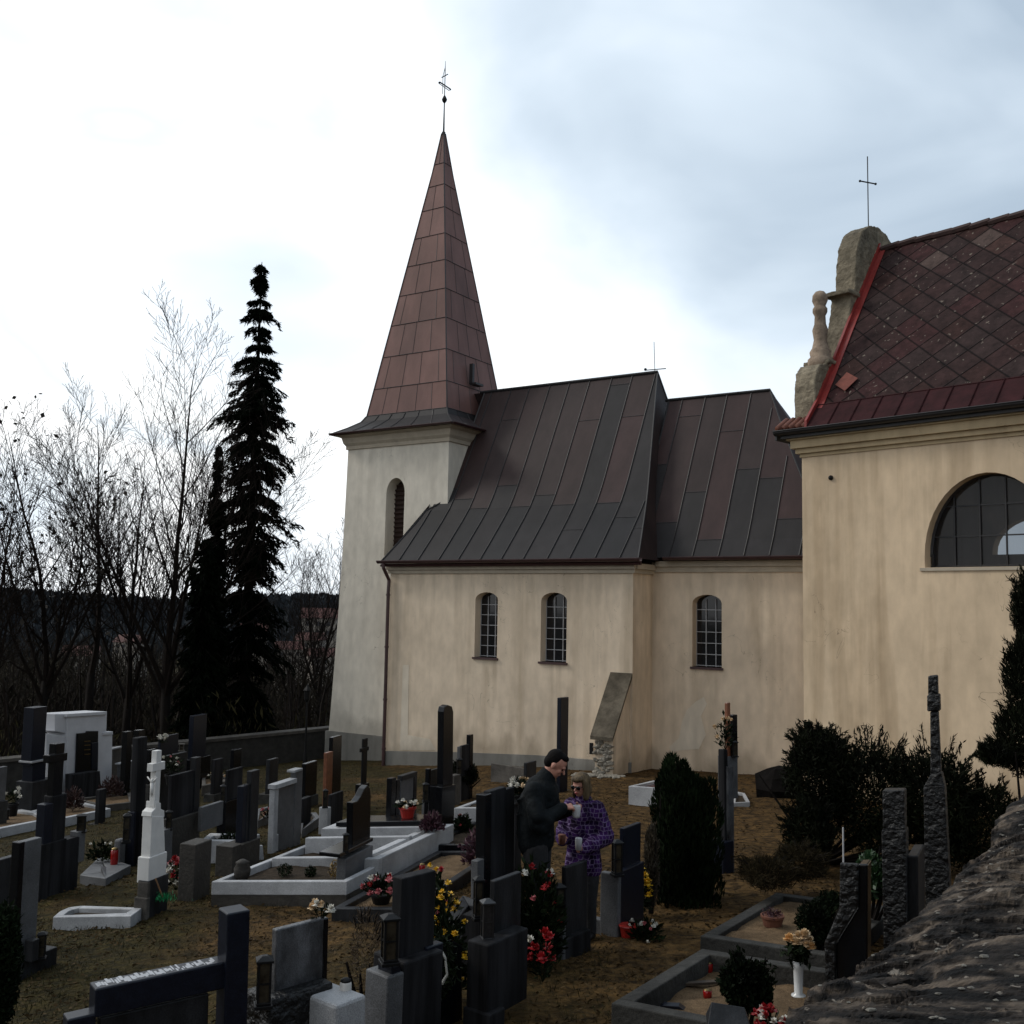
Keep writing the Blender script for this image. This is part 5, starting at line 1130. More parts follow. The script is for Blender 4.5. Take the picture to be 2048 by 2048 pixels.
# pillars right in front of the shrubs
def rpillar(root, name, label, parts, yaw, cat='headstone', mat=ROUGH):
    T = Tomb(name, label, cat, root, yaw, GH)
    for (pn, pts, th, m, off) in parts: T.poly(pn, pts, th, m, off, bevel=.012)
rpillar(('Y', 1700, 7.6), 'headstone', 'rough hewn black headstone with a slanting shoulder next to the retaining wall', [
    ('body', [(1675, 2030), (1670, 1890), (1715, 1815), (1716, 1728), (1735, 1728), (1735, 2030)], .22, GRAN_B, 0.), 
    ('rough_face', [(1651, 1975), (1648, 1886), (1678, 1818), (1679, 1726), (1716, 1728), (1715, 1815), (1671, 1888), (1671, 1985)], .06, ROUGH, .05)], 118)
rpillar(('Y', 1790, 9.2), 'headstone', 'rough black pillar headstone with a stepped middle, centre of the three by the shrubs', [
    ('upper_block', [(1768, 1662), (1768, 1581), (1812, 1581), (1812, 1662)], .22, ROUGH, 0), ('lower_block', [(1768, 2010), (1765, 1661), (1814, 1661), (1814, 2010)], .26, ROUGH, .03), ('side_slab', [(1816, 2000), (1816, 1712), (1838, 1712), (1838, 2000)], .5, GRAN_D, -.1)], 118)
rpillar(('Y', 1870, 10.0), 'grave_cross', 'tallest black pillar with a collar and small head like a cross beside the juniper', [
    ('head', [(1858, 1394), (1858, 1352), (1877, 1350), (1878, 1392)], .12, ROUGH, 0), ('collar', [(1856, 1423), (1856, 1390), (1881, 1388), (1882, 1422)], .16, ROUGH, .02),
    ('shaft', [(1862, 1570), (1862, 1423), (1878, 1422), (1884, 1560)], .13, ROUGH, 0), ('shoulder', [(1848, 1575), (1862, 1550), (1884, 1546), (1890, 1572)], .22, ROUGH, .03), ('column', [(1852, 1990), (1848, 1574), (1890, 1571), (1910, 1990)], .26, ROUGH, .04)], 118, cat='cross')
mb = MB(); p = atY(1687, 1745, 8.6); mb.tube([p-ZA*.6, p+ZA*.36], .007, 5); tag(mk('metal_stake', mb, FRAME, root=p-ZA*.6), 'thin pale metal stake behind the slanting rough headstone', 'stake')
# ---- right kerbed graves
KR1 = kerb('grave', 'sandy kerbed grave with terracotta bowl, rear one beside the path at right', (1400, 1872), (1650, 1938), (1512, 1780), 33, .16, .12, CONCD, SAND)
KR2 = kerb('grave', 'sandy kerbed grave with white flower vase and red candles at the bottom right', (1222, 2006), (1560, 2130), (1386, 1894), 33, .24, .12, CONCD, SAND, bedz=-.14)
p = ground(1545, 1852, dz=.12); e = empty('planter', p, 'terracotta bowl with a dark dead plant on the rear sandy grave', 'planter'); mb = MB(); mb.lathe(p, [(.080, 0), (.098, .07), (.106, .075), (.108, .10), (.096, .10), (.09, .085)], 18); mk('bowl', mb, TERRA, e, bevel=.003); mb = MB(); mb.leaves(p+[0, 0, .11]+NR.normal(size=(160, 3))*[.04, .04, .02], .04, .012); mk('dead_plant', mb, HEATH, e)
p = ground(1419, 1946, dz=.1); candle(p, .026, .085, 'red candle on the sand at the upper left of the front grave', group='red candles on the front grave')
p = ground(1415, 1996, dz=.1); e = candle(p, .032, .065, 'short round red candle next to the bush on the front grave', group='red candles on the front grave')
p = ground(1597, 1992, dz=.1); e = empty('flower_vase', p, 'tall white vase with cream chrysanthemums on the front sandy grave', 'vase')
mb = MB(); mb.lathe(p, [(.055, 0), (.05, .01), (.030, .02), (.036, .20), (.044, .25), (.040, .25), (.03, .15)], 16); mk('vase', mb, M('white vase glass', (.55, .56, .56), .15, .08, 6), e, smooth=True)
mb = MB(); mb.leaves(p+[0, 0, .30]+NR.normal(size=(160, 3))*[.045, .04, .035], .09, .03, NR.normal(size=(160, 3))*[1, 1, .3]-[0, 0, .5]); mk('leaves', mb, LEAFG, e)
mb = MB()
for dx, dy, dz, r, m in ((-.065, 0, .40, .045, 1), (-.02, -.03, .385, .04, 0), (.01, .02, .41, .045, 0), (.045, -.01, .43, .05, 0), (.075, 0, .39, .045, 0), (.085, -.03, .355, .04, 1), (.05, -.04, .375, .035, 0)): 
    blossoms(mb, p+V3(dx, dy, dz), r, m, 44)
mk('blossoms', mb, [CREAM, M('peach petals', (.70, .42, .17), .55, .2, 20)], e)
# little dark roof of a lantern box at the bottom edge, tulips
T = Tomb('lantern_box', 'black box lantern with a pitched steel grey lid at the bottom edge', 'lantern', ('Y', 1440, 5.6), 10, 'grave lanterns')
P0_ = atY(1417, 2046, 5.6); w_ = .22; e = T.e
mb = MB(); mb.box(P0_-ZA*.5+V3(.0, .0, 0), V3(.205, -.03, 0), V3(.03, .18, 0), ZA*.47); mk('body', mb, DARKM, e, bevel=.004)
mb = MB(); A = P0_-ZA*.03+V3(-.01, -.01, 0); X = V3(.225, -.033, 0); Yv = V3(.033, .21, 0); q = [A, A+X, A+X+Yv, A+Yv]; q2 = [a+ZA*.01 for a in q]; r_ = [A+X*.0+Yv*.55+ZA*.10+X*.12, A+X*.88+Yv*.55+ZA*.085]
mb.add(q+r_, [(0, 1, 5, 4), (1, 2, 5), (2, 3, 4, 5), (3, 0, 4), (3, 2, 1, 0)]); mk('lid', mb, GRAN_D, e, bevel=.004)
p = atY(1540, 2068, 6.0); bouquet(p, .18, .17, [(RED, 12), (WHITEP, 5)], 'red tulips and white blooms beside the black box lantern', nl=60, br=.03, group='flowers on the graves')
p = ground(1345, 2022, dz=.10); mb = MB(); mb.prism([p+V3(-.10, .02, 0), p+V3(-.07, .0, .035), p+V3(.04, -.02, .04), p+V3(.10, -.03, 0)], V3(.02, .07, 0)); tag(mk('dark_stone', mb, GRAN_N, root=p, bevel=.005), 'flat dark stone lying on the sand at the front left of the grave', 'stone')
p = ground(1330, 1975, dz=.12); q_ = ground(1450, 1968, dz=.12); mb = MB(); d_ = q_-p; mb.box(p, d_, V3(.01, .05, 0), ZA*.02); tag(mk('plank', mb, M('dark wet plank', (.04, .028, .018), .8, .4, 8, .4), root=p, bevel=.003), 'dark wooden lath lying across the front sandy grave', 'plank')
# ------------------------------------------------------------------ retaining wall at lower right
def rock_mat():
    m = bpy.data.materials.new('slate wall top'); m.use_nodes = True; nt = m.node_tree; N = nt.nodes; Lk = nt.links
    b = N['Principled BSDF']; b.inputs['Roughness'].default_value = .75; b.inputs['Specular IOR Level'].default_value = .15
    tc = N.new('ShaderNodeTexCoord'); mp = N.new('ShaderNodeMapping'); mp.inputs['Scale'].default_value = (1, 3.2, 7); mp.inputs['Rotation'].default_value = (0, 0, rad(4)); Lk.new(tc.outputs['Object'], mp.inputs[0])
    def nz(s, d, dist=0, src=None):
        n = N.new('ShaderNodeTexNoise'); n.inputs['Scale'].default_value = s; n.inputs['Detail'].default_value = d; n.inputs['Distortion'].default_value = dist; Lk.new(src or mp.outputs[0], n.inputs[0]); return n.outputs[0]
    cr = N.new('ShaderNodeValToRGB'); e = cr.color_ramp.elements; e[0].position = .40; e[0].color = (.004, .0033, .0028, 1); e[1].position = .64; e[1].color = (.105, .082, .062, 1); x = e.new(.52); x.color = (.024, .019, .0155, 1)
    Lk.new(nz(3.2, 10, .8), cr.inputs[0])
    mr = N.new('ShaderNodeMapRange'); mr.inputs[1].default_value = .66; mr.inputs[2].default_value = .70; mr.inputs[3].default_value = 0; mr.inputs[4].default_value = .7; Lk.new(nz(19, 3, 0, tc.outputs['Object']), mr.inputs[0])
    mx = N.new('ShaderNodeMix'); mx.data_type = 'RGBA'; mx.inputs['B'].default_value = (.24, .21, .175, 1); Lk.new(cr.outputs[0], mx.inputs['A']); Lk.new(mr.outputs[0], mx.inputs['Factor']); Lk.new(mx.outputs['Result'], b.inputs['Base Color'])
    bp = N.new('ShaderNodeBump'); bp.inputs['Strength'].default_value = 1; bp.inputs['Distance'].default_value = .02; Lk.new(nz(9, 12, .6), bp.inputs['Height']); Lk.new(bp.outputs[0], b.inputs['Normal'])
    return m
ex = V3(1.93, 2.5, 0); ex /= np.linalg.norm(ex); ey = V3(ex[1], -ex[0], 0)      # along the edge, inwards
WO = V3(.64, 2.82, 0)
nu, nv = 620, 300
uu = np.linspace(-2.5, 5.2, nu); vv = np.concatenate([[-.001, 0], .004+2.5*np.linspace(0, 1, nv-2)**1.35])
UU, VV = np.meshgrid(uu, vv)
_lat = np.random.default_rng(5).random((256, 256))
def vnoise(x, y):
    xi = np.floor(x).astype(int); yi = np.floor(y).astype(int); fx = x-xi; fy = y-yi; fx = fx*fx*(3-2*fx); fy = fy*fy*(3-2*fy)
    L_ = lambda a, b: _lat[a % 256, b % 256]
    return (L_(xi, yi)*(1-fx)+L_(xi+1, yi)*fx)*(1-fy)+(L_(xi, yi+1)*(1-fx)+L_(xi+1, yi+1)*fx)*fy
def fbm(x, y, o, gain=.5):
    r = 0; a = 1; t = 0
    for k in range(o): r = r+a*(vnoise(x+17.3*k, y+9.1*k)*2-1); t += a; a *= gain; x = x*2.03; y = y*2.03
    return r/t
# slate beds: world aligned layers that break off in steps
SX = UU*ex[0]+VV*ey[0]; SY = UU*ex[1]+VV*ey[1]
wx = SX+.25*fbm(SX*1.5, SY*1.5, 4); wy = SY+.12*fbm(SX*2+5, SY*2, 4)
hh_ = fbm(wx*1.1, wy*3.6, 6, .55)*5.5; stp = np.floor(hh_)+smooth01((hh_-np.floor(hh_)-.72)/.28)
flat = smooth01((fbm(wx*.9+3, wy*1.1, 3)+.02)*5)
TZ = -1.16+.078*np.clip(UU, -.5, 3.4)+.07*fbm(UU*.7, VV*.9, 3)+.024*stp*(1-.75*flat)+.020*(1-.6*flat)*fbm(wx*5, wy*15, 6, .62)+.006*fbm(wx*34, wy*60, 4, .7)-.07*np.exp(-VV/.08)
edge = .09*fbm(UU*1.6, UU*0, 5, .6)+.03*fbm(UU*9, UU*0+3, 4, .6)
TZ[0] = -3.4
PX = WO[0]+ex[0]*UU+ey[0]*(VV+edge*np.exp(-VV/.25)); PY = WO[1]+ex[1]*UU+ey[1]*(VV+edge*np.exp(-VV/.25))
mb = MB(); mb.add(np.stack([PX, PY, TZ], -1).reshape(-1, 3), [(j*nu+i, j*nu+i+1, (j+1)*nu+i+1, (j+1)*nu+i) for j in range(nv-1) for i in range(nu-1)])
RW = tag(mk('retaining_wall', mb, rock_mat(), smooth=False, root=WO+ZA*-3), 'dark rough slaty retaining wall top filling the lower right corner', 'wall')
def wz(u, v):
    i = int(np.clip((u-uu[0])/(uu[1]-uu[0]), 0, nu-1)); j = int(np.clip(np.searchsorted(vv, v), 1, nv-1)); return V3(PX[j, i], PY[j, i], TZ[j, i])
mb = MB()
for k in range(420):
    q = wz(rnd.uniform(-2, 5), abs(rnd.gauss(0, .5))+.03); s_ = rnd.uniform(.002, .007)*(2.0 if rnd.random() < .06 else 1); mb.ball(q+ZA*s_*.2, (s_*1.6, s_*1.1, s_*.5), 6, 4, jit=.3)
o = mk('wall_grit', mb, M('pale grit', (.13, .12, .10), .8, .5, 30), RW); o['kind'] = 'stuff'
# ------------------------------------------------------------------ boundary wall of the churchyard
A = V3(-22, 19.6, 0); Bq = V3(-4.6, 32.1, 0); mb = MB(); mt = MB(); n = 40
for i in range(n):
    p, q = lerp(A, Bq, i/n), lerp(A, Bq, (i+1)/n); zp, zq = [float(terr(*r[:2])) for r in (p, q)]; d = q-p; nn = np.cross(d, ZA); nn /= np.linalg.norm(nn)
    v = [p+ZA*(zp-.6), q+ZA*(zq-.6), q+ZA*(zq+.82), p+ZA*(zp+.82)]; mb.add(v+[r+nn*-.35 for r in v], [(0, 1, 2, 3), (3, 2, 6, 7), (5, 4, 7, 6)])
    v = [p+ZA*(zp+.82)+nn*.05, q+ZA*(zq+.82)+nn*.05, q+ZA*(zq+.90)+nn*.05, p+ZA*(zp+.90)+nn*.05]; mt.add(v+[r+nn*-.45 for r in v], [(0, 1, 2, 3), (3, 2, 6, 7), (5, 4, 7, 6)])
bw = empty('boundary_wall', A, 'long low dark boundary wall with a pale coping beyond the graves at left', 'wall')
mk('wall_body', mb, M('dark rubble wall', (.018, .017, .015), .9, .5, 5, .8, 12), bw); mk('coping', mt, CONC, bw)
# ------------------------------------------------------------------ trees
def bare_tree(name, base, h, spread, label, seed, levels=3, fork=.22, up=.9, leaves=0, r0=None, group='bare trees beyond the graves', dens=1.0, lean=(0, 0)):
    R = random.Random(seed); mb = MB(); tr = MB(); tips = []; r0 = r0 or h*.011; base = np.array(base, float); e = empty(name, base, label, 'tree', group)
    def limb(p, d, L, r, lv):
        n = (9, 6, 4, 3)[lv]; path = [p]; q = p; dd = d/np.linalg.norm(d)
        for i in range(n):
            dd = dd+V3(R.gauss(0, .06), R.gauss(0, .06), (.07, .09, .11, .12)[lv]*up); dd /= np.linalg.norm(dd); q = q+dd*L/n; path.append(q)
        re = .007; rr = [max(.0055, r+(re-r)*(i/n)**.8) for i in range(n+1)]
        mb.tube(path, rr, (6, 4, 3, 3)[lv], cap=False)
        if lv == levels: tips.append(q); return
        k = int((13, 8, 5)[lv]*dens*R.uniform(.85, 1.15)); az = R.uniform(0, 6.28)
        for c in range(k):
            f = .12+.86*(c+R.random())/k; i = min(n-1, int(f*n)); b = lerp(path[i], path[i+1], f*n-i); az += 2.4+R.uniform(-.5, .5)
            t = path[i+1]-path[i]; t /= np.linalg.norm(t); s1 = np.cross(t, V3(0, 1, .1)); s1 /= np.linalg.norm(s1); s2 = np.cross(t, s1)
            a = R.uniform(.50, .85)*(1 if lv else .9); nd = t*math.cos(a)+(s1*math.cos(az)+s2*math.sin(az))*math.sin(a)
            if nd[2] < -.1: nd[2] *= -.3
            limb(b, nd, L*R.uniform(.34, .50)*(1.25-.75*f), rr[i]*R.uniform(.38, .55), lv+1)
    th = h*fork; top = base+V3(lean[0]*th, lean[1]*th, th)
    tr.tube([base-ZA*.5, lerp(base, top, .5)+V3(R.gauss(0, .08), 0, 0), top], [r0*1.3, r0*1.1, r0*1.0], 8)
    limb(top-ZA*.1, V3(R.gauss(0, .05), 0, 1), h-th, r0*.85, 0)
    nl = 0 if spread < .5 else (5 if spread > .9 else 3)
    for k in range(nl):
        a = 6.28*k/nl+R.uniform(-.3, .3)+.3; sp_ = spread*R.uniform(.40, .75); d = V3(math.cos(a)*sp_, math.sin(a)*sp_*.8, 1); limb(top-ZA*th*R.uniform(0, .35), d, (h-th)*R.uniform(.78, .95)/math.sqrt(1+sp_*sp_*.6), r0*.62, 0)
    mk('trunk', tr, BARK, e, smooth=True); mk('crown', mb, TWIG, e)
    if leaves and tips:
        t = np.array(tips)[NR.integers(0, len(tips), leaves)]+NR.normal(size=(leaves, 3))*.10
        ml = MB(); ml.leaves(t, .19, .13); mk('leaves', ml, M('withered leaves', (.02, .014, .008), .8, .5, 5), e)
    return e
def spruce(name, base, h, rad_, label, seed, n_lv=46, start=.04, thin=1.0, group='spruces beyond the graves', rfun=None):
    R = random.Random(seed); base = np.array(base, float); e = empty(name, base, label, 'tree', group); tr = MB(); tr.tube([base-ZA*.4, base+ZA*h*.5, base+ZA*h], [h*.013, h*.008, .012], 8); mk('trunk', tr, BARK, e, smooth=True)
    mb = MB(); tw = MB()
    for i in range(n_lv):
        f = start+(1-start)*(min(n_lv-.3, i+R.random()*1.6)/n_lv)**.92; z = f*h; rr = rad_*(rfun(f) if rfun else (1-f)**.62)*R.uniform(.62, 1.12)
        nb = max(3, int((7 if f < .8 else 5)*thin))
        for k in range(nb):
            az = R.uniform(0, 6.28); L = rr*R.uniform(.55, 1.12); d = V3(math.cos(az), math.sin(az), 0)
            dr = (.34+.40*(1-f))*R.uniform(.6, 1.5); pts = [base+ZA*z+d*L*t+ZA*(.10*L*math.sin(t*2.2)-dr*L*t*t+.18*L*max(0, t-.75)*2) for t in (0, .25, .5, .75, 1)]
            tw.tube(pts, [.022*(1-f)+.006, .016, .010, .007, .003], 3, cap=False)
            m = int(26+46*L); T_ = NR.uniform(.12, 1.02, m)**.8; idx = np.minimum((T_*4).astype(int), 3); fr_ = T_*4-idx
            Pp = np.array(pts); C = Pp[idx]*(1-fr_[:, None])+Pp[idx+1]*fr_[:, None]; side = np.cross(d, ZA)
            wdt = .18*L*(1.15-T_)+.05; off = NR.normal(size=m)*wdt*.6
            C = C+side*off[:, None]-ZA*np.abs(NR.normal(size=m)*.08+.06*L)[:, None]
            D = d*.55+side*np.sign(off)[:, None]*.35-ZA*.55; mb.leaves(C, .26, .055, D, spread=.28)
    tp = base+ZA*h*.97+NR.normal(size=(60, 3))*[.06, .06, h*.012]; mb.leaves(tp, .18, .04, [[0, 0, 1]]*60, spread=.6)
    mk('crown', mb, NEEDLE, e); mk('branches', tw, BARK, e); return e
def gp(x, Y): p = atY(x, 1300, Y); p[2] = float(terr(p[0], p[1])); return p
def hfor(p, ytop): return atY(1000, ytop, p[1])[2]-p[2]
def rf(f): return (.86+.14*min(1, f*2.2))*min(1, .10+(1-f)*2.9)*(.82+.3*math.sin(f*47)*math.sin(f*19+1))
p = gp(492, 36); spruce('spruce_tree', p+V3(0, 0, 0), atY(528, 524, 36)[2]-p[2], 1.75, 'tall dark spruce, the highest tree left of the church', 5, 68, .08, 1.5, rfun=rf)
p = gp(420, 33); spruce('spruce_tree', p, atY(430, 890, 33)[2]-p[2], .95, 'smaller slender dark spruce left of the tall one', 8, 56, .05, 1.2, rfun=lambda f: (1-f)**.8+.05)
p = gp(402, 31.5); spruce('spruce_tree', p, atY(402, 1080, 31.5)[2]-p[2], 1.15, 'low bushy young spruce at the foot of the two dark spruces', 9, 34, .02, 1.5, rfun=lambda f: (1-f)**.5+.05)
for (x, Y, yt, sp_, lab, sd_, lv, fk, lf, dn) in (
    (335, 34, 715, .95, 'large bare tree with a wide fan of upright branches left of the spruces', 21, 3, .20, 0, 1.3),
    (95, 33, 870, .95, 'bare tree at left still holding a few withered leaves', 33, 3, .28, 420, 1.0),
    (185, 36, 850, .42, 'slender bare tree with one straight trunk between the two wide ones', 41, 3, .30, 0, .8),
    (262, 37, 900, .7, 'bare tree behind the wide fan shaped one, to its left', 47, 3, .25, 0, .75),
    (425, 39, 860, .45, 'bare tree rising behind the small spruce', 52, 3, .3, 0, .6),
    (-40, 30, 960, 1.0, 'bare spreading tree cut by the left edge', 57, 3, .25, 60, 1.0),
    (640, 42, 1065, .8, 'small bare tree against the tower wall', 63, 3, .3, 0, 1.0),
    (590, 47, 1110, .8, 'small bare tree between the tall spruce and the tower', 71, 3, .3, 0, 1.0)):
    p = gp(x, Y); bare_tree('bare_tree', p, hfor(p, yt)*1.0, sp_, lab, sd_, lv, fk, 1.0, lf, dens=dn)
# woodland behind: thin stems and brush reading as one dark mass
def woodland():
    tr = MB(); br = MB()
    for i in range(620):
        Y = rnd.uniform(36, 125); x = rnd.uniform(-120, 700); p = gp(x, Y)
        top = atY(x, rnd.uniform(1265, 1375)+(25 if x > 480 else 0), Y)[2]; h = top-p[2]
        if h < 2: continue
        q = p+V3(rnd.gauss(0, .4), 0, h); tr.tube([p-ZA*.3, lerp(p, q, .5)+V3(rnd.gauss(0, .15), 0, 0), q], [.05+.0012*Y, .04+.0008*Y, .01], 3, cap=False)
        m = 70; f = NR.uniform(.12, 1.0, m); C = p+(q-p)*f[:, None]+NR.normal(size=(m, 3))*[.10*h, .10*h, .03*h]
        br.leaves(C, .13*h, .045*math.sqrt(Y/40), NR.normal(size=(m, 3))*[.5, .5, .1]+[0, 0, .8], spread=.15)
    o = mk('woodland', br, M('dark brushwood', (.017, .014, .011), .95, .5, 2, spec=.05, col2=(.030, .025, .018)))
    tag(o, 'dark leafless woodland mass filling the valley beyond the boundary wall', 'woodland', kind='stuff')
    o2 = mk('woodland_stems', tr, TWIG, o); o2['kind'] = 'stuff'
    # undergrowth
    un = MB(); n = 26000; X = NR.uniform(-45, 8, n); Y = wallY(X)+NR.uniform(.6, 26, n)**1.0; keep = (X/Y > -.62) & (X/Y < -.12); X, Y = X[keep], Y[keep]
    Z = terr(X, Y)+NR.uniform(0, 1, len(X))**1.6*2.2*(.6+.4*np.sin(X*.9)*np.cos(Y*.5)); un.leaves(np.stack([X, Y, Z], -1), .34, .05, [[0, 0, 1]]*len(X), spread=.45)
    o = mk('undergrowth', un, M('undergrowth', (.020, .018, .010), .95, .6, 1.2, spec=.05, col2=(.050, .044, .020))); tag(o, 'tangled dark undergrowth behind the boundary wall', 'undergrowth', kind='stuff')
    fo = MB(); n = 15000; X = NR.uniform(-330, 30, n); Y = NR.uniform(330, 700, n); Z = -22+smooth01((Y-330)/260)*(19.5+2.6*np.sin(X*.012+1)+1.5*np.sin(X*.037))+NR.uniform(0, 6, n); fo.leaves(np.stack([X, Y, Z], -1), 5.5, 2.2, [[0, 0, 1]]*n, spread=.35)
    o = mk('far_forest', fo, M('haze toned forest', (.034, .038, .042), .95, .4, .1, spec=.03)); tag(o, 'dark forest along the ridge on the horizon at left', 'forest', kind='stuff')  # forest colour lightened to carry the haze of distance
woodland()
# houses in the valley
HW = M('pale house wall', (.26, .23, .20), .9, .2, 1); HR = M('red house roof', (.075, .026, .020), .8, .3, 1.5); HWN = M('house window', (.03, .03, .035), .3, .2, 1)
for (x, yb, Y, w_, hh_, rz, lab) in ((552, 1330, 190, 9, 5.2, .3, 'pale house with red roof just right of the tall spruce'), (588, 1312, 215, 10, 6, -.2, 'pale house with red roof, second to the right of the tall spruce'), (625, 1345, 180, 9, 5, .5, 'small house with red roof beside the tower wall'), (601, 1275, 260, 16, 9, .1, 'large pale block with flat red roof highest in the valley by the tower'),
    (480, 1290, 240, 11, 6, .2, 'pale house glimpsed through the tall spruce'), (225, 1310, 220, 10, 5, -.3, 'house with reddish roof behind the slender bare tree'), (120, 1345, 170, 10, 5, .2, 'white house glimpsed through the brush at left')):
    p = atY(x, yb, Y); e = empty('house', p, lab, 'house', 'houses in the valley'); c, s_ = math.cos(rz), math.sin(rz); w_ *= .55; hh_ *= .55; X = V3(c, s_, 0)*w_; Yv = V3(-s_, c, 0)*w_*.8
    mb = MB(); mb.box(p-ZA*6, X, Yv, ZA*(hh_+6)); mk('wall', mb, HW, e)
    mb = MB(); a = p+ZA*hh_-X*.04-Yv*.05; Xo, Yo = X*1.08, Yv*1.1; rg = ZA*w_*.32; mb.prism([a, a+Yo, a+Yo*.5+rg*.9], Xo); mk('roof', mb, HR, e)
    for k in range(3):
        for j in range(2):
            mb = MB(); mb.box(p+X*(.14+.28*k)-Yv*.01+ZA*(hh_*(.15+.45*j)), X*.13, Yv*.02, ZA*hh_*.22); mk('window', mb, HWN, e)
# lamp post by the boundary wall
p = gp(618, 29.2); e = empty('street_lamp', p, 'thin dark lantern post by the boundary wall near the tower', 'lamp'); h = atY(618, 1372, 29.2)[2]-p[2]
mb = MB(); mb.lathe(p, [(.07, 0), (.05, .3), (.03, .5), (.028, h-.45)], 8); mk('post', mb, DARKM, e); mb = MB(); mb.lathe(p+ZA*(h-.45), [(.04, 0), (.08, .08), (.10, .30), (.12, .33), (.04, .44), (.02, .5)], 8); mk('lamp_head', mb, DARKM, e)
# ------------------------------------------------------------------ shrubs
def crown_pts(n, c, r, k=18, seed=1, jag=.28):
    R = np.random.default_rng(seed); D = R.normal(size=(n, 3)); D /= np.linalg.norm(D, axis=1)[:, None]
    cl = R.normal(size=(k, 3)); cl /= np.linalg.norm(cl, axis=1)[:, None]
    s = (D@cl.T).max(1); rr = (1-jag)+jag*1.6*(s-.6)+R.normal(size=n)*.05; f = R.uniform(.25, 1, n)**.45
    return np.array(c)+D*(rr*f)[:, None]*np.array(r), D
def bush(name, parts, label, mat=LEAFB, ln=.07, wd=.022, n=9000, upw=.4, seed=1, cat='shrub', group=None, sprays=0, base=None, trunks=6):
    base = base if base is not None else np.array(parts[0][0])*[1, 1, 0]+ZA*g(*parts[0][0][:2])
    e = empty(name, base, label, cat, group); mb = MB(); st = MB()
    for i, (c, r) in enumerate(parts):
        k = int(n*np.prod(r)**.6/sum(np.prod(q[1])**.6 for q in parts)); P_, D = crown_pts(k, c, r, seed=seed+i); keep = P_[:, 2] > terr(P_[:, 0], P_[:, 1]); P_, D = P_[keep], D[keep]
        mb.leaves(P_, ln, wd, D*.6+[0, 0, upw], spread=.55)
        cc = np.array(c); 
        for j in range(sprays):
            d = NR.normal(size=3); d[2] = abs(d[2])+.5; d /= np.linalg.norm(d); a = cc+d*np.array(r)*.8; b = cc+d*np.array(r)*rnd.uniform(1.05, 1.22); st.tube([a, lerp(a, b, .6)+V3(0, 0, .02), b], [.008, .005, .002], 3)
            m = 26; f = NR.uniform(0, 1, m)[:, None]; mb.leaves(a+(b-a)*f+NR.normal(size=(m, 3))*.015, ln, wd*.8, [(b-a)/np.linalg.norm(b-a)]*m, spread=.5)
        for j in range(trunks): d = NR.normal(size=3)*.5*np.array(r); st.tube([base, (base+cc+d)/2, cc+d], [.025, .018, .008], 4)
    mk('foliage', mb, mat, e); mk('stems', st, BARK, e); return e
def ub(x0, x1, yt, yb, Y, dy=None):
    """ellipsoid filling a photo box at depth Y"""
    a = atY((x0+x1)/2, (yt+yb)/2, Y); rx = (x1-x0)/2/FOC*Y; rz = (yb-yt)/2/FOC*Y; return (a, (rx, dy or rx, rz))
# clipped cypress hedge block
pb = ground(1380, 1812); e = empty('cypress_hedge', pb, 'tall black green cypress hedge block beside the dirt path, right of centre', 'hedge'); mb = MB(); hp = []
X0 = atY(1318, 1700, 10.9)[0]; X1 = atY(1448, 1700, 10.9)[0]; zt = atY(1380, 1548, 10.9)[2]; zb = pb[2]
for k in range(15):
    cx = lerp(X0+.15, X1-.15, (k % 5)/4)+rnd.uniform(-.02, .02); cy = 11.0+(k//5)*.32; h = (zt-zb)*rnd.uniform(.86, 1.10); n = 1500
    f = NR.uniform(0, 1, n); rr = .15*np.sqrt(np.clip(1-f**6, 0, 1))*(1+.15*np.sin(f*23+k)); a = NR.uniform(0, 6.28, n); q = NR.uniform(.4, 1, n)**.5
    P_ = np.stack([cx+np.cos(a)*rr*q, cy+np.sin(a)*rr*q, zb+f*h], -1); mb.leaves(P_, .085, .020, np.stack([np.cos(a)*.35, np.sin(a)*.35, np.ones(n)], -1), spread=.22)
mk('foliage', mb, LEAFB, e)
mb = MB()
for k in range(5): cx = lerp(X0+.06, X1-.08, k/4); mb.tube([V3(cx, 11.2, zb-.1), V3(cx, 11.2, zt-.2)], [.03, .01], 5)
mk('stems', mb, BARK, e)
bush('cypress_shrub', [ub(1288, 1318, 1640, 1830, 10.7)], 'narrow brownish dry cypress against the left side of the hedge block', M('dry cypress', (.035, .026, .014), .8, .5, 3), .12, .012, 2600, 1.6, 31)
bush('shrub_mass', [ub(1560, 1720, 1455, 1650, 13.2, .55), ub(1640, 1850, 1468, 1720, 12.9, .6), ub(1780, 1960, 1480, 1740, 12.6, .6), ub(1575, 1700, 1450, 1560, 13.4, .4), ub(1870, 2070, 1560, 1760, 12.4, .5), ub(1560, 1680, 1600, 1730, 12.6, .4)],
     'wide dark evergreen shrub mass before the chapel wall', LEAFY, .085, .020, 42000, .5, 3, sprays=26)
bush('juniper', [ub(1985, 2110, 1390, 1560, 12.0, .4), ub(2000, 2120, 1240, 1440, 12.1, .4), ub(2020, 2110, 1130, 1300, 12.2, .35), ub(1950, 2040, 1480, 1535, 11.9, .3)],
     'tall pointed dark juniper at the right edge before the chapel', LEAFY, .10, .016, 16000, 1.3, 13, cat='tree', sprays=16, trunks=1)
bush('shrub', [ub(-60, 36, 1790, 2100, 6.4, .25)], 'black clipped bush cut by the left edge at the bottom', LEAFB, .05, .016, 9000, .5, 17)
bush('shrub', [ub(1590, 1665, 1800, 1890, 8.9, .2), ub(1620, 1710, 1780, 1880, 9.1, .25)], 'dark prostrate shrub spilling over the rear sandy grave', LEAFB, .05, .016, 5000, .3, 19)
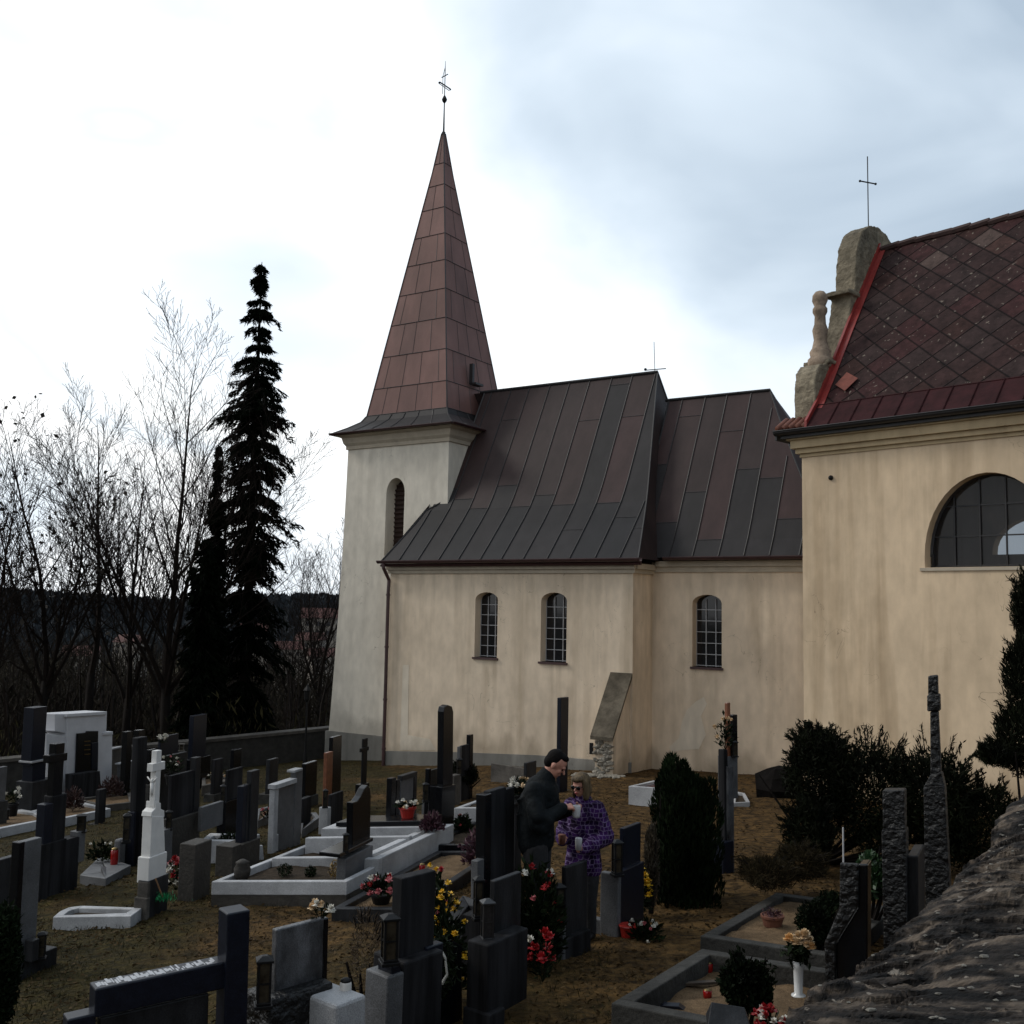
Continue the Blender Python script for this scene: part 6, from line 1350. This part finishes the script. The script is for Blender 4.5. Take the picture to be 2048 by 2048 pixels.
bush('shrub', [ub(1432, 1552, 1915, 2030, 7.2, .22)], 'round dark leafy shrub on the front sandy grave', LEAFB, .045, .02, 3800, .5, 23, sprays=10)
bush('shrub', [ub(1708, 1768, 1700, 1800, 9.8, .25)], 'small green shrub between the slanting and the stepped rough pillars', M('fresh green leaves', (.016, .045, .012), .5, .6, 6), .06, .03, 3000, .3, 27)
bush('shrub', [ub(882, 960, 1520, 1580, 20, .5)], 'low green ground shrub at the foot of the streaked slab by the nave', LEAFY, .10, .03, 3000, .3, 29)
kq = kp(K5, .9, .4); bush('shrub', [(kq+V3(0, .3, .0), (.30, .25, .22))], 'small clipped box shrub on the white framed grave box', LEAFB, .06, .02, 2400, .3, 30)
bush('shrub', [ub(690, 770, 1830, 1990, 7.6, .18)], 'thin dry bare shrub left of the tall streaked headstone', M('dry brown leaves', (.055, .035, .018), .9, .4, 6), .05, .006, 700, .8, 35, sprays=14)
bush('shrub', [ub(1470, 1600, 1715, 1775, 10.6, .45), ub(1540, 1660, 1690, 1760, 11.4, .45)], 'low tangled brown brush between the path and the shrub mass', M('bramble', (.012, .010, .005), .9, .6, 4, spec=.1, col2=(.035, .026, .012)), .10, .008, 6000, .5, 37, sprays=16, trunks=0)
# ------------------------------------------------------------------ litter and grass
def litter():
    n = 46000; d = NR.uniform(0, 1, n)**.6; Y = 6.2+24*d**1.5*NR.uniform(.3, 1, n); X = NR.uniform(-.52, .45, n)*Y*1.05
    Z = terr(X, Y)+.018*noise2(X, Y, 2.1)*np.exp(-np.maximum(Y-10, 0)/25)+.014
    sel = (np.sin(X*2.3+Y)*np.cos(Y*1.9-X)+NR.normal(size=n)*.7) > 0
    lm = MB(); P_ = np.stack([X, Y, Z], -1)[sel]; lm.leaves(P_, .050, .022, NR.normal(size=(len(P_), 3))*[1, 1, .22], spread=.01)
    o = mk('fallen_leaves', lm, M('fallen leaves', (.040, .024, .010), .85, .5, 2.5, spec=.1, col2=(.10, .066, .030))); tag(o, 'brown fallen leaves and bits of bark scattered over the path', 'fallen leaves', kind='stuff')
    n = 60000; Y = 6+26*NR.uniform(0, 1, n)**1.3; X = NR.uniform(-.56, .10, n)*Y; gsel = (np.sin(X*.9)*np.cos(Y*.7)+NR.normal(size=n)*.4-X*.16) > .35; X, Y = X[gsel], Y[gsel]; Z = terr(X, Y)+.02
    gm_ = MB(); gm_.leaves(np.stack([X, Y, Z], -1), .055, .006, [[0, 0, 1]]*len(X), spread=.5)
    o = mk('grass', gm_, M('dull grass', (.014, .015, .005), .8, .5, 2, spec=.1, col2=(.042, .038, .014))); tag(o, 'short dull grass between the graves on the left', 'grass', kind='stuff')
litter()
# ------------------------------------------------------------------ people
class Fig:
    def __init__(s, P, ang, k, label):
        s.P = np.array(P, float); s.F = V3(math.cos(ang), math.sin(ang), 0); s.Lf = V3(-math.sin(ang), math.cos(ang), 0); s.k = k
        s.e = empty('person', P, label, 'person')
    def w(s, f, l, z): return s.P+(s.F*f+s.Lf*l+ZA*z)*s.k
    def chain(s, mb, pts, rs, n=14):
        p = [s.w(*q) for q in pts]
        for a, b, ra, rb in zip(p, p[1:], rs, rs[1:]): mb.cap(a, b, ra*s.k, rb*s.k, n)
    def hand(s, mb, wrist, d, pn, thumb=1, curl=.8):
        """palm and five curled fingers; d along the hand, pn the way the fingers curl"""
        k = s.k; W0 = s.w(*wrist); d = s.F*d[0]+s.Lf*d[1]+ZA*d[2]; d /= np.linalg.norm(d); pn = s.F*pn[0]+s.Lf*pn[1]+ZA*pn[2]; pn -= d*np.dot(pn, d); pn /= np.linalg.norm(pn); sd = np.cross(d, pn)*thumb
        for q in (-.026, 0, .026): mb.cap(W0, W0+(d*.075+sd*q)*k, .018*k, .014*k, 8)
        for i, (q, L) in enumerate(((.030, .070), (.011, .078), (-.009, .073), (-.028, .058))):
            a = W0+(d*.078+sd*q)*k; b = a+(d*.45+pn*.75*curl)*L*.5*k; c = b+(pn*.8*curl-d*.35)*L*.45*k; mb.cap(a, b, .0095*k, .009*k, 8); mb.cap(b, c, .009*k, .0075*k, 8)
        a = W0+(d*.02+sd*.022)*k; b = a+(sd*.030+d*.028+pn*.015)*k; c = b+(pn*.03+d*.012-sd*.008)*k; mb.cap(a, b, .012*k, .010*k, 8); mb.cap(b, c, .010*k, .008*k, 8)
    def head(s, mb, c, tilt, turn=0.):
        """skull, jaw, nose, lips, brow and ears, bowed by tilt"""
        k = s.k; ct, st_ = math.cos(tilt), math.sin(tilt); F = s.F*math.cos(turn)+s.Lf*math.sin(turn); Lf = -s.F*math.sin(turn)+s.Lf*math.cos(turn)
        hf = F*ct-ZA*st_; hu = F*st_+ZA*ct; C = s.w(*c); s.hd = (C, hf, Lf, hu)
        q = lambda f, l, u: C+(hf*f+Lf*l+hu*u)*k
        def el(cen, rf_, rl, ru, m=mb):
            t = MB(); t.ball((0, 0, 0), (rf_, rl, ru), 16, 12); V = np.concatenate(t.v); m.add([q(cen[0]+v[0], cen[1]+v[1], cen[2]+v[2]) for v in V], t.f)
        s.el = el; s.q = q
        el((-.012, 0, .03), .096, .076, .090); el((.018, 0, -.045), .066, .056, .068); el((.045, 0, -.085), .030, .030, .022)
        mb.cap(q(.082, 0, .008), q(.104, 0, -.022), .008*k, .013*k, 8); el((.076, 0, .022), .016, .050, .010)
        el((.079, 0, -.052), .012, .024, .008)
        for l in (-1, 1): el((-.005, l*.077, -.008), .018, .010, .030); el((.058, l*.034, -.022), .022, .020, .022)
def child(fig, name, mb, mat, vox): o = mk(name, mb, mat, fig.e, smooth=True); finish_smooth(o, vox); return o
# man in black jacket, bowed over a cup
pm = atY(1074, 1700, 9.3); pm[2] = float(terr(pm[0], pm[1])); hm = atY(1100, 1503, 9.3)[2]-pm[2]
mn = Fig(pm, -.22, hm/1.70, 'dark haired man in a black jacket bowing his head over a white cup')
mb = MB()
mn.chain(mb, [(0, 0, .93), (.0, 0, 1.12), (.03, 0, 1.34)], [.13, .12, .13]); mn.chain(mb, [(.04, 0, 1.40), (.08, 0, 1.50), (.12, 0, 1.57)], [.08, .058, .055])
for l in (-1, 1):
    mn.chain(mb, [(0, l*.09, .90), (.02, l*.10, .50), (-.02, l*.10, .09)], [.085, .058, .040]); mn.chain(mb, [(-.03, l*.10, .05), (.13, l*.11, .03)], [.040, .032])
ra = [(.0, -.19, 1.39), (.05, -.26, 1.13), (.24, -.14, 1.25)]; la = [(.03, .19, 1.39), (.11, .25, 1.13), (.28, .10, 1.20)]
mn.chain(mb, ra, [.055, .045, .028]); mn.chain(mb, la, [.055, .045, .028])
mn.head(mb, (.155, 0, 1.595), .62); mn.hand(mb, (.25, -.135, 1.255), (.8, .45, .12), (.2, .6, -.7), 1); mn.hand(mb, (.295, .09, 1.205), (.8, -.4, .1), (.2, -.8, .4), -1)
child(mn, 'body', mb, SKIN, .0065)
mb = MB(); mn.el((-.026, 0, .042), .088, .079, .086, mb); mn.el((-.050, 0, .0), .062, .072, .070, mb); mn.el((.022, 0, .092), .052, .060, .030, mb); mn.el((-.01, .0, .03), .035, .080, .05, mb)
child(mn, 'hair', mb, HAIRB, .007)
mb = MB()
for l in (-1, 1): mb.ball(mn.q(.0765, l*.032, .004), .007*mn.k, 8, 6)
mk('eyes', mb, HAIRB, mn.e, smooth=True)
mb = MB(); mn.chain(mb, [(-.01, 0, .96), (-.02, 0, 1.08), (.0, 0, 1.26), (.01, 0, 1.37)], [.165, .165, .165, .13])
for l in (-1, 1): mn.chain(mb, [(-.02, l*.06, .93), (-.02, l*.08, 1.1), (.0, l*.10, 1.33), (.0, l*.145, 1.38)], [.138, .132, .118, .080])
mn.chain(mb, ra, [.085, .075, .052]); mn.chain(mb, la, [.085, .075, .052]); mn.chain(mb, [(.04, 0, 1.40), (.06, 0, 1.45), (.08, 0, 1.50)], [.115, .098, .078])
mn.chain(mb, [(.05, -.05, 1.36), (.06, .05, 1.36), (.06, 0, 1.30)], [.12, .12, .13])
for z in (1.0, 1.14, 1.27): mn.chain(mb, [(.13, -.09, z), (-.10, -.17, z+.05), (-.17, -.02, z)], [.018, .018, .018], 8)
mn.chain(mb, [(.02, -.245, 1.30), (.06, -.30, 1.2)], [.066, .060]); mn.chain(mb, [(.10, -.24, 1.10), (.13, -.25, 1.16)], [.066, .058])
mn.chain(mb, [(.22, -.15, 1.24), (.235, -.14, 1.248)], [.050, .050])
child(mn, 'jacket', mb, JACKET, .011)
mb = MB()
for l in (-1, 1): mn.chain(mb, [(0, l*.085, .90), (.015, l*.10, .50), (-.02, l*.10, .09)], [.115, .083, .068])
child(mn, 'trousers', mb, TROUS, .012)
mb = MB()
for l in (-1, 1): mn.chain(mb, [(-.05, l*.10, .045), (.06, l*.11, .045), (.16, l*.115, .035)], [.048, .045, .036])
child(mn, 'shoes', mb, SHOE, .010)
cupP = mn.w(.345, -.03, 1.16); mb = MB(); mb.lathe(cupP, [(.030, 0), (.036, .02), (.038, .10), (.034, .105), (.03, .09)], 14); tag(mk('cup', mb, FRAME, root=cupP, smooth=True), 'white cup held between the hands of the man in black', 'cup')
# woman in violet patterned coat
pw = atY(1167, 1700, 9.75); pw[2] = float(terr(pw[0], pw[1])); hw = atY(1160, 1549, 9.75)[2]-pw[2]
wm = Fig(pw, rad(-118), hw/1.70, 'blond streaked woman in dark glasses and a long violet patterned coat, facing the man')
mb = MB()
wm.chain(mb, [(0, 0, .93), (.0, 0, 1.12), (.02, 0, 1.34)], [.12, .11, .12]); wm.chain(mb, [(.03, 0, 1.40), (.06, 0, 1.50), (.08, 0, 1.57)], [.07, .05, .05])
for l in (-1, 1):
    wm.chain(mb, [(0, l*.09, .90), (.02, l*.09, .50), (-.02, l*.09, .09)], [.085, .055, .038]); wm.chain(mb, [(-.03, l*.09, .05), (.12, l*.10, .03)], [.036, .030])
ral = [(.0, -.15, 1.36), (-.02, -.24, 1.07), (.22, -.15, 1.03)]; lal = [(.0, .15, 1.36), (-.02, .25, 1.07), (.23, .11, .98)]
wm.chain(mb, ral, [.05, .042, .026]); wm.chain(mb, lal, [.05, .042, .026]); wm.head(mb, (.095, 0, 1.60), .22, -.25)
wm.hand(mb, (.23, -.145, 1.03), (.8, .35, .3), (.2, .8, -.1), 1); wm.hand(mb, (.24, .105, .98), (.8, -.2, .4), (.2, -.8, -.1), -1)
child(wm, 'body', mb, SKIN, .0065)
mb = MB(); wm.el((-.030, 0, .045), .098, .094, .092, mb); wm.el((-.050, 0, -.04), .072, .094, .13, mb); wm.el((.040, 0, .085), .062, .078, .036, mb)
for l in (-1, 1): wm.el((.010, l*.080, -.035), .048, .024, .115, mb); wm.el((.035, l*.072, -.09), .030, .020, .06, mb)
child(wm, 'hair', mb, HAIRL, .007)
mb = MB()
for l in (-1, 1): wm.el((.088, l*.036, .004), .010, .031, .022, mb); mb.tube([wm.q(.085, l*.062, .01), wm.q(.0, l*.085, .012)], .004*wm.k, 5)
mb.tube([wm.q(.092, -.02, .01), wm.q(.092, .02, .01)], .005*wm.k, 5)
mk('sunglasses', mb, GRAN_B, wm.e, smooth=True)
mb = MB(); wm.el((.090, 0, -.052), .008, .022, .008, mb); mk('lips', mb, M('lipstick', (.30, .03, .035), .4, .1, 9), wm.e, smooth=True)
def coat_mat():
    m = bpy.data.materials.new('violet patterned coat'); m.use_nodes = True; nt = m.node_tree; N = nt.nodes; Lk = nt.links
    b = N['Principled BSDF']; b.inputs['Roughness'].default_value = .85; b.inputs['Specular IOR Level'].default_value = .1
    tc = N.new('ShaderNodeTexCoord'); sx = N.new('ShaderNodeSeparateXYZ'); Lk.new(tc.outputs['Object'], sx.inputs[0])
    nz = N.new('ShaderNodeTexNoise'); nz.inputs['Scale'].default_value = 14; nz.inputs['Detail'].default_value = 3; Lk.new(tc.outputs['Object'], nz.inputs[0])
    a = N.new('ShaderNodeMath'); a.operation = 'MULTIPLY_ADD'; a.inputs[1].default_value = .05; Lk.new(nz.outputs[0], a.inputs[0]); Lk.new(sx.outputs[0], a.inputs[2])
    a2 = N.new('ShaderNodeMath'); a2.operation = 'MULTIPLY_ADD'; a2.inputs[1].default_value = .6; Lk.new(sx.outputs[1], a2.inputs[0]); Lk.new(a.outputs[0], a2.inputs[2])
    a3 = N.new('ShaderNodeMath'); a3.operation = 'MULTIPLY_ADD'; a3.inputs[1].default_value = .05; Lk.new(nz.outputs[0], a3.inputs[0]); Lk.new(sx.outputs[2], a3.inputs[2])
    cb = N.new('ShaderNodeCombineXYZ'); Lk.new(a2.outputs[0], cb.inputs[0]); Lk.new(a3.outputs[0], cb.inputs[1])
    v = N.new('ShaderNodeTexBrick'); v.inputs['Scale'].default_value = 11; v.inputs['Mortar Size'].default_value = .035; v.inputs['Brick Width'].default_value = .42; v.inputs['Row Height'].default_value = .42; v.offset = .3
    v.inputs['Color1'].default_value = (.012, .004, .024, 1); v.inputs['Color2'].default_value = (.055, .018, .11, 1); v.inputs['Mortar'].default_value = (.15, .11, .21, 1); Lk.new(cb.outputs[0], v.inputs[0])
    mr = N.new('ShaderNodeMapRange'); mr.inputs[1].default_value = .35; mr.inputs[2].default_value = .65; mr.inputs[3].default_value = .35; mr.inputs[4].default_value = 1.2; Lk.new(nz.outputs[0], mr.inputs[0])
    vm = N.new('ShaderNodeVectorMath'); vm.operation = 'SCALE'; Lk.new(v.outputs[0], vm.inputs[0]); Lk.new(mr.outputs[0], vm.inputs['Scale']); Lk.new(vm.outputs[0], b.inputs['Base Color']); return m
COAT = coat_mat(); mb = MB(); wm.chain(mb, [(-.0, 0, .76), (-.0, 0, .90), (-.0, 0, 1.1), (.0, 0, 1.33)], [.125, .115, .12, .10])
for l in (-1, 1): wm.chain(mb, [(0, l*.085, .74), (0, l*.07, .92), (.0, l*.08, 1.15), (.0, l*.13, 1.34)], [.125, .115, .110, .080])
wm.chain(mb, ral, [.088, .088, .058]); wm.chain(mb, lal, [.088, .088, .058])
for f_, arm in ((1, ral), (1, lal)):
    for t in (.25, .6, .95): a = [lerp(arm[0][i], arm[1][i], t) for i in range(3)]; wm.chain(mb, [a, a], [.096, .096])
    for t in (.3, .65): a = [lerp(arm[1][i], arm[2][i], t) for i in range(3)]; wm.chain(mb, [a, a], [.084, .084])
wm.chain(mb, [(.02, 0, 1.42), (.045, 0, 1.475)], [.10, .085]); wm.chain(mb, [(.04, 0, 1.16), (.05, -.04, 1.30), (.05, .04, 1.30), (.04, 0, 1.41)], [.115, .11, .11, .095])
child(wm, 'coat', mb, COAT, .012)
mb = MB(); wm.chain(mb, [(.02, -.06, 1.44), (.09, 0, 1.40), (.02, .07, 1.44)], [.035, .04, .035]); child(wm, 'scarf', mb, M('black scarf', (.01, .01, .012), .8, .3, 20), .009)
mb = MB()
for l in (-1, 1): wm.chain(mb, [(0, l*.085, .88), (.012, l*.09, .60), (.02, l*.09, .40), (-.02, l*.09, .09)], [.105, .092, .072, .058])
child(wm, 'trousers', mb, TROUS, .012)
mb = MB()
for l in (-1, 1): wm.chain(mb, [(-.05, l*.09, .045), (.06, l*.10, .045), (.14, l*.10, .035)], [.044, .04, .033])
child(wm, 'shoes', mb, SHOE, .010)
c_ = wm.w(.31, .08, .985); mb = MB(); mb.lathe(c_, [(.028, 0), (.032, .1), (.028, .105)], 12); tag(mk('candle_glass', mb, FRAME, root=c_, smooth=True), 'small pale glass candle in the left hand of the woman', 'candle')
c_ = wm.w(.31, -.11, 1.02); mb = MB(); mb.lathe(c_, [(.028, 0), (.036, .08), (.034, .085)], 12); tag(mk('brown_cup', mb, TERRA, root=c_, smooth=True), 'small brown cup in the right hand of the woman', 'cup')
# old stones never stand quite true
for o in list(COL.objects):
    if o.get('group') == GH: o.rotation_euler = (rnd.gauss(0, .006), rnd.gauss(0, .006), 0)
